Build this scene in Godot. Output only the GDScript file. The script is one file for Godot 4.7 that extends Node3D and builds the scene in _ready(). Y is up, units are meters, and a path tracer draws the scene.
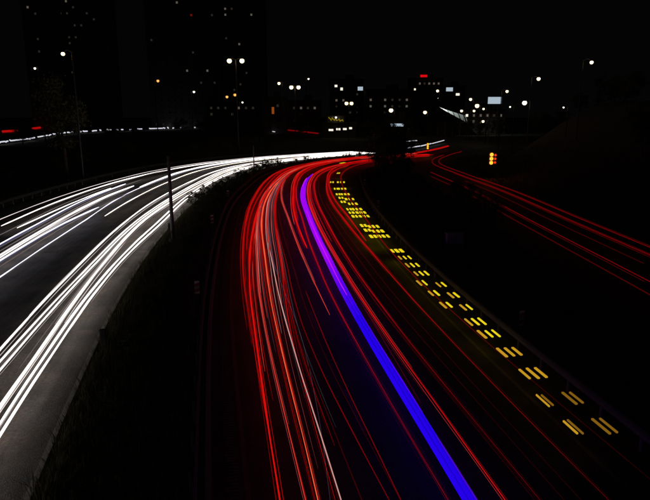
extends Node3D
# A motorway bend at night seen from an overpass, with the lamps' light streaks as glowing tubes at lamp height.

var M := {}
var counts := {}
var rng := RandomNumberGenerator.new()

# ---------------------------------------------------------------- road axis (x, forward) every 10 m, s = -10 .. 200
const AXIS := [Vector2(0.73, 2.15), Vector2(-0.92, 12.02), Vector2(-2.63, 21.87), Vector2(-4.25, 31.73), Vector2(-5.54, 41.65), Vector2(-6.51, 51.60), Vector2(-7.24, 61.58), Vector2(-7.53, 71.57), Vector2(-7.42, 81.57), Vector2(-6.90, 91.55), Vector2(-5.05, 101.37), Vector2(-1.31, 110.62), Vector2(4.15, 118.99), Vector2(10.62, 126.61), Vector2(17.40, 133.96), Vector2(23.86, 141.59), Vector2(29.55, 149.81), Vector2(34.17, 158.67), Vector2(37.53, 168.08), Vector2(39.56, 177.86), Vector2(40.19, 187.83), Vector2(39.42, 197.79)]
const KD := [-10.0, 10.0, 25.0, 40.0, 55.0, 70.0, 85.0, 100.0, 115.0, 130.0]
const EDGE_RL := [-1.55, -1.8, -1.9, -2.2, -2.5, -2.6, -3.0, -3.4, -3.6, -3.6]
const EDGE_RR := [10.6, 10.8, 11.2, 11.6, 12.0, 12.1, 12.1, 12.1, 12.0, 12.0]
const EDGE_LR := [-6.1, -6.75, -7.0, -7.1, -7.0, -6.8, -6.4, -6.0, -5.6, -5.2]
const EDGE_LL := [-25.2, -25.6, -26.0, -26.2, -26.2, -25.6, -24.8, -24.0, -23.0, -22.0]

# material, height, radius at s = 0, radius gain per metre, from s, to s, lateral place at KD, label, share of the radius at the near end
const TRAILS := [
	["red", 0.80, 0.080, 0.0010, -9, 127, [-0.05, 0.02, 0.20, 0.48, 0.78, 0.72, 0.85, 1.09, 1.40, 1.70], "thick bright red tail light trail running closest to the median guardrail", 0.50],
	["red_mid", 0.80, 0.050, 0.0016, 4, 127, [0.05, -0.08, -0.21, -0.30, -0.27, -0.42, -0.20, 0.19, 0.56, 0.94], "red tail light trail on the outer side of the thick bright one", 0.15],
	["red_deep", 0.80, 0.050, 0.0012, 28, 120, [0.09, 0.06, 0.03, 0.00, 0.20, 0.17, 0.11, 0.06, 0.00, -0.05], "deep red tail light trail between the thick bright one and the outer one", 1.00],
	["rose", 0.80, 0.028, 0.0016, -9, 130, [0.71, 0.50, 0.66, 0.63, 0.65, 1.01, 1.48, 1.69, 1.81, 1.94], "thin rose tail light trail just inside the thick bright red one", 0.70],
	["orange", 0.80, 0.042, 0.0013, -9, 127, [0.81, 0.96, 1.18, 1.02, 1.13, 1.42, 1.84, 2.18, 2.51, 2.84], "orange pink tail light trail between the rose and the white trails", 0.45],
	["pale", 0.80, 0.026, 0.0006, -9, 30, [1.44, 1.44, 1.59, 1.31, 1.05, 0.80, 0.57, 0.35, 0.14, -0.08], "thin whitish trail among the red ones of the lane beside the median", 1.00],
	["red_mid", 0.80, 0.050, 0.0018, -9, 127, [1.17, 1.48, 2.15, 2.14, 2.07, 1.92, 2.10, 2.28, 2.45, 2.63], "broad red tail light trail beside the dim grey streak", 0.15],
	["grey", 0.70, 0.020, 0.0010, -6, 64, [0.31, 1.90, 1.71, 1.53, 1.49, 1.39, 1.29, 1.20, 1.11, 1.03], "dim grey streak between the red trails of the lane beside the median", 0.30],
	["red_dim", 0.80, 0.035, 0.0010, -9, 40, [3.08, 2.16, 2.47, 2.25, 2.05, 1.86, 1.68, 1.51, 1.35, 1.19], "dim red trail on the lane divider side of the broad red one", 0.50],
	["red_dark", 0.80, 0.030, 0.0006, -9, 12, [2.08, 1.76, 1.51, 1.27, 1.06, 0.86, 0.67, 0.49, 0.31, 0.14], "short dark red trail beside the thin whitish one", 0.50],
	["rose", 0.80, 0.028, 0.0009, 14, 130, [3.42, 3.52, 3.63, 3.32, 2.58, 1.99, 2.03, 2.46, 2.89, 3.31], "thin rose trail crossing the empty strip beside the lane divider, broken off at its end", 1.00],
	["red_dim", 0.80, 0.030, 0.0006, -9, 18, [2.94, 2.83, 3.14, 3.42, 3.68, 3.92, 4.15, 4.37, 4.58, 4.79], "thin dim red trail starting in the empty strip beside the lane divider", 0.60],
	["red", 0.80, 0.050, 0.0014, 28, 127, [4.46, 4.30, 4.13, 3.96, 3.89, 3.41, 3.04, 2.29, 1.46, 0.65], "bright red trail on the median side of the blue band, ending beside its violet part", 1.00],
	["red_mid", 0.80, 0.036, 0.0012, -9, 127, [3.98, 4.03, 4.37, 4.52, 4.24, 3.87, 3.78, 3.19, 2.49, 1.80], "long red trail running along the median side of the blue band", 0.20],
	["blue", 0.90, 0.165, 0.0022, -9, 77, [4.28, 4.65, 5.09, 5.15, 4.98, 5.08, 5.82, 6.53, 7.22, 7.89], "very broad glowing blue band turning violet at its far half", 1.00],
	["red", 0.80, 0.040, 0.0016, -9, 130, [5.28, 5.45, 5.72, 5.67, 5.56, 5.44, 5.71, 5.94, 6.17, 6.38], "bright red trail hugging the shoulder side of the blue band", 0.40],
	["red_dark", 0.80, 0.030, 0.0006, 5, 16, [4.33, 5.16, 5.78, 6.35, 6.88, 7.37, 7.84, 8.28, 8.71, 9.13], "short dark red trail between the blue band and the bright red trail hugging it", 0.50],
	["red_mid", 0.80, 0.036, 0.0014, -9, 127, [6.18, 6.21, 6.43, 6.51, 6.36, 6.12, 6.79, 7.43, 8.06, 8.67], "red trail in the middle of the lane on the shoulder side of the blue band", 0.08],
	["red_mid", 0.80, 0.034, 0.0014, -9, 127, [7.77, 7.91, 8.26, 8.07, 7.79, 7.71, 7.34, 6.27, 5.06, 3.86], "red trail running inside the amber flashes the whole way down the bend", 0.08],
	["red_mid", 0.80, 0.034, 0.0012, 30, 95, [8.16, 8.32, 8.48, 8.64, 8.25, 7.94, 7.94, 7.94, 7.94, 7.94], "short red trail close inside the amber flashes, ending halfway down the bend", 1.00],
	["red_dim", 0.80, 0.034, 0.0014, 0, 125, [9.53, 9.29, 9.55, 10.02, 9.91, 9.58, 9.53, 8.78, 7.92, 7.08], "dim red trail passing right through the row of amber flashes", 0.08],
	["white", 0.70, 0.051, 0.0003, -9, 127, [-7.53, -7.87, -7.85, -7.38, -7.46, -7.36, -6.91, -6.54, -6.05, -5.48], "white headlight trail closest to the grassy median edge", 1.00],
	["white", 0.70, 0.051, 0.0003, -9, 127, [-7.59, -8.11, -8.13, -7.78, -7.85, -7.82, -7.61, -7.45, -7.27, -7.07], "white headlight trail second from the grassy median edge", 1.00],
	["white_warm", 0.70, 0.065, 0.0003, -9, 127, [-8.18, -8.42, -8.78, -9.14, -8.58, -8.28, -8.40, -8.40, -8.29, -8.13], "broad warm white headlight trail third from the grassy median edge", 1.00],
	["white", 0.70, 0.045, 0.0003, -9, 127, [-9.88, -10.03, -10.19, -10.57, -10.58, -10.47, -10.37, -10.04, -9.54, -9.00], "white headlight trail bordering the dark gap between the two lanes of light", 1.00],
	["white", 0.70, 0.041, 0.0003, -9, 127, [-9.74, -9.64, -9.54, -9.72, -9.39, -9.31, -9.40, -9.29, -9.01, -8.70], "outer one of two tightly paired white headlight trails", 1.00],
	["white", 0.70, 0.034, 0.0003, -9, 127, [-9.47, -9.39, -9.30, -9.47, -9.05, -8.88, -8.85, -8.75, -8.57, -8.35], "inner one of two tightly paired white headlight trails", 1.00],
	["white_warm", 0.70, 0.034, 0.0003, 43, 127, [-12.34, -12.56, -12.79, -13.03, -13.27, -13.33, -13.19, -12.39, -11.26, -10.05], "warm white trail starting alone on the brownish asphalt", 1.00],
	["white_blue", 0.70, 0.019, 0.0005, -9, 127, [-14.35, -14.17, -13.98, -14.18, -14.96, -15.24, -14.95, -13.91, -12.47, -10.94], "thin bluish white headlight trail edging the brownish asphalt", 1.00],
	["white", 0.70, 0.021, 0.0005, 63, 127, [-14.50, -14.69, -14.88, -15.08, -15.29, -15.51, -15.54, -14.72, -13.38, -11.90], "thin white trail starting in the middle of the far lanes", 1.00],
	["white_blue", 0.70, 0.048, 0.0003, -9, 48, [-15.28, -15.36, -15.45, -15.54, -14.63, -13.78, -12.98, -12.21, -11.47, -10.74], "bluish white trail with a blunt end between the thick and the thin one", 1.00],
	["white", 0.70, 0.082, 0.0005, -9, 64, [-14.84, -15.32, -15.80, -16.29, -16.65, -16.33, -16.02, -15.73, -15.45, -15.17], "thickest white headlight trail with a blunt end among the far lanes", 1.00],
	["white_blue", 0.70, 0.048, 0.0003, -9, 66, [-16.54, -16.91, -17.29, -17.68, -18.22, -18.24, -18.26, -18.28, -18.30, -18.32], "white trail just outside the thickest one with a blunt end", 1.00],
	["white", 0.70, 0.041, 0.0003, 38, 62, [-18.75, -18.72, -18.69, -18.65, -18.65, -18.56, -18.46, -18.38, -18.29, -18.21], "short white trail with two blunt ends in the outer far lane", 1.00],
	["white", 0.70, 0.041, 0.0003, 39, 127, [-19.67, -19.89, -20.11, -20.33, -20.57, -20.07, -18.28, -15.74, -12.79, -9.67], "long white trail starting with a blunt end in the outermost lane", 1.00],
	["white_thin", 0.70, 0.021, 0.0003, -9, 127, [-21.50, -21.57, -21.65, -21.73, -21.82, -21.29, -19.80, -17.54, -14.95, -12.28], "thin broken looking white trail along the outer guardrail", 1.00],
	["red_deep", 0.80, 0.020, 0.0010, 6, 127, [0.33, 0.26, 0.43, 0.55, 0.72, 0.87, 1.17, 1.39, 1.61, 1.82], "deep red trail squeezed between the thick bright one and the rose one", 0.30],
	["rose", 0.80, 0.014, 0.0010, 14, 120, [0.74, 0.66, 0.85, 0.76, 0.82, 1.15, 1.61, 1.86, 2.06, 2.25], "faint rose streak on the rose side of the orange pink trail", 0.30],
	["red_deep", 0.80, 0.020, 0.0012, 0, 130, [0.78, 0.82, 1.03, 0.90, 0.98, 1.30, 1.73, 2.03, 2.30, 2.57], "deep red streak hugging the orange pink trail", 0.30],
	["red_dim", 0.80, 0.020, 0.0010, -9, 125, [0.88, 1.05, 1.36, 1.22, 1.30, 1.51, 1.89, 2.20, 2.50, 2.80], "dim red streak on the inner side of the orange pink trail", 0.30],
	["rose", 0.80, 0.014, 0.0014, 26, 130, [0.95, 1.15, 1.55, 1.45, 1.49, 1.61, 1.94, 2.22, 2.49, 2.76], "pale rose streak between the orange pink trail and the broad red one", 0.30],
	["grey", 0.80, 0.020, 0.0014, 22, 110, [1.01, 1.24, 1.71, 1.64, 1.65, 1.69, 1.98, 2.24, 2.48, 2.72], "faint grey streak between the orange pink trail and the broad red one", 0.30],
	["pink", 0.80, 0.016, 0.0014, 16, 125, [1.07, 1.33, 1.88, 1.83, 1.81, 1.78, 2.03, 2.25, 2.47, 2.69], "milky pink streak close to the broad red trail", 0.30],
	["red_deep", 0.80, 0.020, 0.0012, 3, 120, [1.84, 1.72, 2.26, 2.18, 2.06, 1.90, 1.95, 2.01, 2.07, 2.12], "deep red streak on the divider side of the broad red trail", 0.30],
	["pale", 0.80, 0.008, 0.0007, 18, 110, [0.72, 0.57, 0.74, 0.68, 0.72, 1.07, 1.54, 1.76, 1.92, 2.07], "fine pale streak just inside the thin rose trail", 0.30],
	["pale", 0.80, 0.008, 0.0008, 12, 115, [0.92, 1.11, 1.47, 1.36, 1.41, 1.57, 1.92, 2.21, 2.49, 2.77], "fine pale streak just inside the orange pink trail", 0.30],
	["pink", 0.80, 0.008, 0.0009, 2, 120, [0.98, 1.21, 1.65, 1.56, 1.58, 1.66, 1.96, 2.23, 2.48, 2.74], "fine milky pink streak midway between the orange pink trail and the broad red one", 0.30],
	["grey", 0.80, 0.014, 0.0010, 10, 110, [0.76, 0.73, 0.92, 0.82, 0.89, 1.21, 1.66, 1.93, 2.16, 2.39], "faint grey streak between the rose and the orange pink trails", 0.30],
	["steel_blue", 0.80, 0.010, 0.0008, 6, 90, [1.12, 1.40, 2.00, 1.98, 1.93, 1.84, 2.06, 2.26, 2.46, 2.66], "thin bluish grey streak hugging the broad red trail", 0.30],
	["pink", 0.80, 0.008, 0.0008, 20, 110, [1.55, 1.61, 2.21, 2.17, 2.07, 1.91, 2.01, 2.13, 2.23, 2.34], "fine milky pink streak on the divider side of the broad red trail", 0.30],
	["steel_blue", 0.80, 0.012, 0.0008, 4, 36, [2.32, 1.89, 2.34, 2.21, 2.06, 1.88, 1.85, 1.82, 1.79, 1.76], "thin bluish grey streak on the divider side of the broad red trail", 0.30],
	["red_dark", 0.80, 0.020, 0.0006, 0, 45, [3.18, 2.57, 2.82, 2.57, 2.21, 1.90, 1.79, 1.80, 1.81, 1.82], "dark red streak next to the lane divider dashes", 0.30],
	["red_deep", 0.80, 0.020, 0.0012, 40, 130, [4.54, 4.41, 4.29, 4.14, 4.06, 3.61, 3.31, 2.66, 1.93, 1.22], "deep red streak on the median side of the violet band", 0.30],
	["red_deep", 0.80, 0.020, 0.0010, 30, 130, [5.69, 5.79, 6.04, 6.05, 5.92, 5.74, 6.20, 6.61, 7.02, 7.41], "deep red streak between the trail hugging the blue band and the next one", 0.30],
	["red_dark", 0.80, 0.014, 0.0006, -9, 70, [6.73, 6.80, 7.07, 7.06, 6.86, 6.67, 6.98, 7.03, 7.01, 6.99], "dark red streak in the empty lane inside the amber flashes", 0.30],
	["white_faint", 0.80, 0.030, 0.0003, -9, 60, [-14.99, -15.33, -15.68, -16.03, -15.94, -15.44, -14.96, -14.50, -14.06, -13.62], "faint grey streak on the inner side of the thickest white trail", 0.30],
	["white_faint", 0.80, 0.030, 0.0003, -9, 62, [-15.35, -15.80, -16.25, -16.71, -17.12, -16.90, -16.69, -16.50, -16.30, -16.11], "faint grey streak on the outer side of the thickest white trail", 0.30],
	["white_faint", 0.80, 0.020, 0.0003, 0, 70, [-15.86, -16.27, -16.69, -17.13, -17.60, -17.48, -17.37, -17.26, -17.16, -17.06], "second faint grey streak on the outer side of the thickest white trail", 0.30],
	["white_faint", 0.80, 0.020, 0.0003, 20, 90, [-17.79, -18.10, -18.42, -18.74, -19.16, -18.98, -18.27, -17.26, -16.09, -14.86], "faint grey streak between the outermost lane and the blunt ended trail", 0.30],
	["white_faint", 0.80, 0.030, 0.0003, -9, 100, [-8.02, -8.28, -8.55, -8.70, -8.30, -8.05, -8.03, -7.94, -7.73, -7.47], "faint grey streak beside the broad warm white trail", 0.30],
	["white_faint", 0.80, 0.020, 0.0003, 10, 110, [-8.51, -8.66, -8.91, -9.22, -8.70, -8.43, -8.51, -8.49, -8.36, -8.19], "faint grey streak between the broad warm white trail and the paired ones", 0.30],
	["white_faint", 0.80, 0.020, 0.0003, -9, 110, [-9.72, -9.78, -9.84, -10.13, -9.97, -9.83, -9.76, -9.53, -9.15, -8.74], "faint grey streak between the paired trails and the dark gap", 0.30],
	["white_faint", 0.80, 0.020, 0.0003, 10, 80, [-14.81, -14.76, -14.72, -14.86, -14.79, -14.51, -13.97, -13.06, -11.97, -10.84], "faint grey streak outside the thin bluish white trail", 0.30],
	["red_dark", 0.80, 0.014, 0.0006, -9, 50, [7.13, 7.23, 7.53, 7.45, 7.22, 7.07, 7.12, 6.74, 6.26, 5.78], "second dark red streak in the empty lane inside the amber flashes", 0.30],
]

func axis(s: float) -> Vector2:
	var t := clampf((s + 10.0) / 10.0, 0.0, AXIS.size() - 1.001)
	var i := int(t)
	var n := AXIS.size() - 1
	var a: Vector2 = AXIS[maxi(i - 1, 0)] if i > 0 else AXIS[0] * 2.0 - AXIS[1]
	var b: Vector2 = AXIS[i]
	var c: Vector2 = AXIS[mini(i + 1, n)]
	var d: Vector2 = AXIS[mini(i + 2, n)] if i + 2 <= n else AXIS[n] * 2.0 - AXIS[n - 1]
	return b.cubic_interpolate(c, a, d, t - i)

func on_road(s: float, d: float, y: float) -> Vector3:
	var p := axis(s)
	var t := (axis(s + 0.5) - axis(s - 0.5)).normalized()
	return Vector3(p.x + d * t.y, y, -(p.y - d * t.x))

func heading(s: float) -> float:
	var t := (axis(s + 0.5) - axis(s - 0.5)).normalized()
	return -atan2(t.x, t.y)

func lat(k: Array, s: float) -> float:
	if s <= KD[0]: return k[0]
	for i in KD.size() - 1:
		if s <= KD[i + 1]:
			var u: float = (s - KD[i]) / (KD[i + 1] - KD[i])
			return cubic_interpolate(k[i], k[i + 1], k[maxi(i - 1, 0)], k[mini(i + 2, KD.size() - 1)], u)
	return k[KD.size() - 1]

# ---------------------------------------------------------------- nodes
func numbered(called: String) -> String:
	var c: int = counts.get(called, 0)
	counts[called] = c + 1
	return called if c == 0 else "%s_%03d" % [called, c]

func tag(o: Node3D, label: String, category: String, group := "") -> Node3D:
	o.set_meta("label", label)
	o.set_meta("category", category)
	if group != "": o.set_meta("group", group)
	return o

func thing(called: String, label: String, category: String, where := Vector3.ZERO, turn := 0.0, group := "") -> Node3D:
	var o := Node3D.new()
	o.name = numbered(called)
	add_child(o)
	o.position = where
	o.rotation.y = turn
	return tag(o, label, category, group)

func part(called: String, mesh: Mesh, mat: Material, parent: Node, where := Vector3.ZERO, turn := Vector3.ZERO) -> MeshInstance3D:
	var o := MeshInstance3D.new()
	o.name = numbered(called) if parent == self else called
	o.mesh = mesh
	o.material_override = mat
	o.position = where
	o.rotation = turn
	parent.add_child(o, true)
	return o

func structure(called: String, mesh: Mesh, mat: Material) -> MeshInstance3D:
	var o := part(called, mesh, mat, self)
	o.set_meta("kind", "structure")
	return o

func nth(n: int) -> String:
	var w := ["first", "second", "third", "fourth", "fifth", "sixth", "seventh", "eighth", "ninth", "tenth", "eleventh", "twelfth", "thirteenth", "fourteenth", "fifteenth", "sixteenth", "seventeenth", "eighteenth", "nineteenth", "twentieth", "twenty-first", "twenty-second", "twenty-third", "twenty-fourth", "twenty-fifth", "twenty-sixth"]
	return w[n - 1]

# ---------------------------------------------------------------- shapes
func start() -> SurfaceTool:
	var st := SurfaceTool.new()
	st.begin(Mesh.PRIMITIVE_TRIANGLES)
	return st

func quad(st: SurfaceTool, a: Vector3, b: Vector3, c: Vector3, d: Vector3) -> void:
	for v in [a, b, c, a, c, d]: st.add_vertex(v)

func box(st: SurfaceTool, c: Vector3, size: Vector3, bas := Basis.IDENTITY) -> void:
	var h := size / 2.0
	var p := []
	for i in 8:
		p.append(c + bas * Vector3(h.x * (1 if i & 1 else -1), h.y * (1 if i & 2 else -1), h.z * (1 if i & 4 else -1)))
	for f in [[4, 6, 7, 5], [1, 3, 2, 0], [0, 2, 6, 4], [5, 7, 3, 1], [2, 3, 7, 6], [0, 4, 5, 1]]:
		quad(st, p[f[0]], p[f[1]], p[f[2]], p[f[3]])

func done(st: SurfaceTool) -> ArrayMesh:
	st.generate_normals()
	return st.commit()

func box_mesh(size: Vector3) -> ArrayMesh:
	# a box with chamfered upright edges
	var st := start()
	var c := minf(minf(size.x, size.z) * 0.12, 0.04)
	var h := size / 2.0
	var ring := [Vector2(h.x - c, h.z), Vector2(h.x, h.z - c), Vector2(h.x, -h.z + c), Vector2(h.x - c, -h.z), Vector2(-h.x + c, -h.z), Vector2(-h.x, -h.z + c), Vector2(-h.x, h.z - c), Vector2(-h.x + c, h.z)]
	st.set_smooth_group(-1)
	for i in 8:
		var a: Vector2 = ring[i]
		var b: Vector2 = ring[(i + 1) % 8]
		quad(st, Vector3(a.x, -h.y, a.y), Vector3(a.x, h.y, a.y), Vector3(b.x, h.y, b.y), Vector3(b.x, -h.y, b.y))
		for s in [-1, 1]:
			var m := Vector3(0, h.y * s, 0)
			var u := Vector3(a.x, h.y * s, a.y)
			var w := Vector3(b.x, h.y * s, b.y)
			for v in ([m, w, u] if s > 0 else [m, u, w]): st.add_vertex(v)
	return done(st)

func bar_mesh(size: Vector3) -> ArrayMesh:
	var st := start()
	st.set_smooth_group(-1)
	box(st, Vector3.ZERO, size)
	return done(st)

func tube(st: SurfaceTool, pts: Array, radii: Array, sides := 8, squash := 1.0) -> void:
	var n := pts.size()
	var rings := []
	for i in n:
		var t: Vector3 = (pts[mini(i + 1, n - 1)] - pts[maxi(i - 1, 0)]).normalized()
		var up := Vector3.UP if absf(t.y) < 0.95 else Vector3.RIGHT
		var side := t.cross(up).normalized()
		var top := side.cross(t).normalized()
		var ring := []
		for k in sides:
			var a := TAU * k / sides
			ring.append(pts[i] + (side * cos(a) + top * sin(a) * squash) * radii[i])
		rings.append(ring)
	st.set_smooth_group(0)
	for i in n - 1:
		for k in sides:
			var l := (k + 1) % sides
			quad(st, rings[i][k], rings[i][l], rings[i + 1][l], rings[i + 1][k])
	st.set_smooth_group(-1)
	for k in sides:
		var l := (k + 1) % sides
		for v in [pts[0], rings[0][l], rings[0][k]]: st.add_vertex(v)
		for v in [pts[n - 1], rings[n - 1][k], rings[n - 1][l]]: st.add_vertex(v)

func tube_mesh(pts: Array, radii: Array, sides := 8, squash := 1.0) -> ArrayMesh:
	var st := start()
	tube(st, pts, radii, sides, squash)
	return done(st)

func ribbon(sa: float, sb: float, step: float, left: Callable, right: Callable, y: float, cross := 8) -> ArrayMesh:
	# a strip of road with coordinates: across in metres, along in metres
	var st := start()
	st.set_smooth_group(0)
	var n := int(ceil((sb - sa) / step))
	for i in n:
		var s0 := lerpf(sa, sb, float(i) / n)
		var s1 := lerpf(sa, sb, float(i + 1) / n)
		for k in cross:
			var u0 := float(k) / cross
			var u1 := float(k + 1) / cross
			var d := [lerpf(left.call(s0), right.call(s0), u0), lerpf(left.call(s0), right.call(s0), u1), lerpf(left.call(s1), right.call(s1), u1), lerpf(left.call(s1), right.call(s1), u0)]
			var s := [s0, s0, s1, s1]
			for j in [0, 2, 1, 0, 3, 2]:
				st.set_uv(Vector2(d[j] / 16.0, s[j] / 16.0))
				st.add_vertex(on_road(s[j], d[j], y))
	st.generate_normals()
	st.generate_tangents()
	return st.commit()

# ---------------------------------------------------------------- materials
func noise(seed_: int, freq: float, oct := 4) -> FastNoiseLite:
	var f := FastNoiseLite.new()
	f.seed = seed_
	f.noise_type = FastNoiseLite.TYPE_SIMPLEX_SMOOTH
	f.frequency = freq
	f.fractal_octaves = oct
	return f

func plain(c: Color, rough := 0.8, metal := 0.0) -> StandardMaterial3D:
	var m := StandardMaterial3D.new()
	m.albedo_color = c.linear_to_srgb()
	m.roughness = rough
	m.metallic = metal
	return m

func glow(c: Color, energy: float) -> StandardMaterial3D:
	var m := StandardMaterial3D.new()
	m.albedo_color = Color(0.02, 0.02, 0.02)
	m.roughness = 0.9
	m.emission_enabled = true
	m.emission = c
	m.emission_energy_multiplier = energy
	return m

func mottled(a: Color, b: Color, seed_: int, scale: float, rough: float) -> StandardMaterial3D:
	var img := Image.create(256, 256, false, Image.FORMAT_RGB8)
	var n1 := noise(seed_, 0.02, 4)
	var n2 := noise(seed_ + 7, 0.2, 2)
	for y in 256:
		for x in 256:
			var t := clampf(0.5 + 0.55 * n1.get_noise_2d(x, y) + 0.3 * n2.get_noise_2d(x, y), 0, 1)
			img.set_pixel(x, y, a.lerp(b, t).linear_to_srgb())
	img.generate_mipmaps()
	var m := StandardMaterial3D.new()
	m.albedo_texture = ImageTexture.create_from_image(img)
	m.roughness = rough
	m.uv1_triplanar = true
	m.uv1_world_triplanar = true
	m.uv1_scale = Vector3.ONE * scale
	return m

func asphalt(base: float, seed_: int, warm: float) -> StandardMaterial3D:
	# one tile is 16 m: aggregate speckle, blotches, sealed cracks and streaks along the traffic
	var size := 1024
	var img := Image.create(size, size, false, Image.FORMAT_RGB8)
	var hgt := Image.create(size, size, false, Image.FORMAT_L8)
	var big := noise(seed_, 0.006, 4)
	var streak := noise(seed_ + 1, 0.03, 3)
	var fine := noise(seed_ + 2, 0.35, 2)
	var grit := noise(seed_ + 9, 0.09, 3)
	var crack := noise(seed_ + 3, 0.008, 3)
	var r := RandomNumberGenerator.new()
	r.seed = seed_
	for y in size:
		for x in size:
			var v := base * (1.0 + 0.8 * big.get_noise_2d(x, y) + 0.6 * streak.get_noise_2d(x, y * 0.06) + 0.7 * fine.get_noise_2d(x, y))
			var g := r.randf()
			v *= 1.0 + 0.5 * grit.get_noise_2d(x, y)
			if g > 0.985 or (g > 0.9 and grit.get_noise_2d(x + 77, y) > 0.32): v += base * 2.4 * r.randf()
			var c := absf(crack.get_noise_2d(x, y))
			if c < 0.0045: v *= 0.35
			v = clampf(v, 0.008, 0.4)
			var w := warm * (0.6 + 0.8 * big.get_noise_2d(x + 400, y))
			img.set_pixel(x, y, Color(v * (1.0 + w), v, v * (1.0 - w * 0.6)).linear_to_srgb())
			var q := clampf(0.5 + 0.35 * fine.get_noise_2d(x, y) + (0.3 if g > 0.985 else 0.0) - (0.4 if c < 0.0045 else 0.0), 0, 1)
			hgt.set_pixel(x, y, Color(q, q, q))
	img.generate_mipmaps()
	hgt.bump_map_to_normal_map(3.0)
	hgt.generate_mipmaps()
	var m := StandardMaterial3D.new()
	m.albedo_texture = ImageTexture.create_from_image(img)
	m.normal_enabled = true
	m.normal_texture = ImageTexture.create_from_image(hgt)
	m.normal_scale = 0.8
	m.roughness = 0.75
	m.texture_repeat = true
	return m

func materials() -> void:
	M.pink = glow(Color(1.0, 0.42, 0.42), 0.35)
	M.steel_blue = glow(Color(0.55, 0.65, 0.72), 0.14)
	M.red = glow(Color(1.0, 0.075, 0.055), 0.66)
	M.red_mid = glow(Color(1.0, 0.08, 0.07), 0.42)
	M.red_deep = glow(Color(1.0, 0.04, 0.035), 0.32)
	M.red_dim = glow(Color(1.0, 0.08, 0.10), 0.16)
	M.red_dark = glow(Color(1.0, 0.12, 0.10), 0.06)
	M.red_side = glow(Color(1.0, 0.05, 0.12), 0.15)
	M.rose = glow(Color(1.0, 0.27, 0.22), 0.6)
	M.orange = glow(Color(1.0, 0.36, 0.22), 0.95)
	M.pale = glow(Color(1.0, 0.74, 0.72), 0.6)
	M.grey = glow(Color(0.62, 0.5, 0.62), 0.17)
	M.blue = glow(Color(0.14, 0.0, 0.90), 1.0)
	M.violet_low = glow(Color(0.30, 0.03, 0.80), 0.9)
	M.blue_low = glow(Color(0.10, 0.0, 0.80), 0.9)
	M.indigo = glow(Color(0.36, 0.0, 0.92), 1.0)
	M.magenta = glow(Color(0.80, 0.10, 0.95), 1.0)
	M.white_soft = glow(Color(0.95, 0.90, 0.88), 0.5)
	M.white_blue_soft = glow(Color(0.62, 0.62, 0.95), 0.4)
	M.violet = glow(Color(0.62, 0.02, 0.95), 1.0)
	M.white = glow(Color(1.0, 0.97, 0.94), 2.6)
	M.white_warm = glow(Color(1.0, 0.93, 0.85), 2.6)
	M.white_blue = glow(Color(0.90, 0.90, 1.0), 2.6)
	M.white_faint = glow(Color(0.78, 0.72, 0.72), 0.28)
	M.white_thin = glow(Color(1.0, 0.95, 0.95), 0.9)
	M.far_white = glow(Color(0.94, 0.95, 1.0), 0.75)
	M.amber = glow(Color(1.0, 0.90, 0.12), 0.85)
	M.amber_dim = glow(Color(1.0, 0.72, 0.18), 0.22)
	M.amber_low = glow(Color(1.0, 0.76, 0.18), 0.55)
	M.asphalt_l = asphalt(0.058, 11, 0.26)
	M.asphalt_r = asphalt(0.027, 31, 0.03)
	M.paint = mottled(Color(0.045, 0.045, 0.043), Color(0.15, 0.15, 0.14), 5, 1.3, 0.7)
	M.steel = mottled(Color(0.12, 0.125, 0.13), Color(0.22, 0.225, 0.23), 6, 0.9, 0.6)
	M.steel.metallic = 0.3
	M.dark_steel = plain(Color(0.05, 0.05, 0.055), 0.5, 0.4)
	M.concrete = mottled(Color(0.20, 0.19, 0.18), Color(0.34, 0.33, 0.31), 8, 0.5, 0.9)
	M.soil = mottled(Color(0.035, 0.032, 0.02), Color(0.10, 0.085, 0.055), 9, 0.25, 1.0)
	M.grass = plain(Color(0.085, 0.078, 0.038), 0.9)
	M.grass.backlight_enabled = true
	M.grass.backlight = Color(0.12, 0.11, 0.05)
	M.leaf_a = plain(Color(0.045, 0.07, 0.025), 0.7)
	M.leaf_b = plain(Color(0.07, 0.075, 0.03), 0.7)
	M.bark = mottled(Color(0.05, 0.04, 0.03), Color(0.12, 0.10, 0.08), 12, 2.0, 0.95)
	M.sheet_white = plain(Color(0.75, 0.75, 0.75), 0.4)
	M.sheet_red = plain(Color(0.55, 0.03, 0.03), 0.4)
	M.cabinet = mottled(Color(0.26, 0.27, 0.28), Color(0.36, 0.37, 0.38), 14, 1.0, 0.6)
	M.lens = glow(Color(1.0, 0.90, 0.68), 3.0)
	M.lens_white = glow(Color(1.0, 0.97, 0.88), 2.6)
	M.lens_orange = glow(Color(1.0, 0.66, 0.30), 1.6)
	M.wall_a = mottled(Color(0.07, 0.065, 0.06), Color(0.12, 0.11, 0.10), 21, 0.2, 0.9)
	M.wall_b = mottled(Color(0.09, 0.07, 0.06), Color(0.14, 0.12, 0.10), 22, 0.2, 0.9)
	M.frame = plain(Color(0.10, 0.10, 0.11), 0.6)
	M.glass = plain(Color(0.02, 0.022, 0.025), 0.1)
	M.win_b = glow(Color(1.0, 0.97, 0.90), 1.0)
	M.win_m = glow(Color(1.0, 0.93, 0.84), 0.10)
	M.win_d = glow(Color(1.0, 0.92, 0.82), 0.02)
	M.win_r = glow(Color(1.0, 0.25, 0.2), 0.12)
	M.win_o = glow(Color(1.0, 0.50, 0.18), 0.25)
	M.panel = glow(Color(0.86, 0.94, 1.0), 0.55)
	M.membrane = plain(Color(0.78, 0.80, 0.79), 0.6)
	M.sign_red = glow(Color(1.0, 0.06, 0.09), 0.7)
	M.sign_yellow = glow(Color(1.0, 0.86, 0.12), 0.4)
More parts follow.
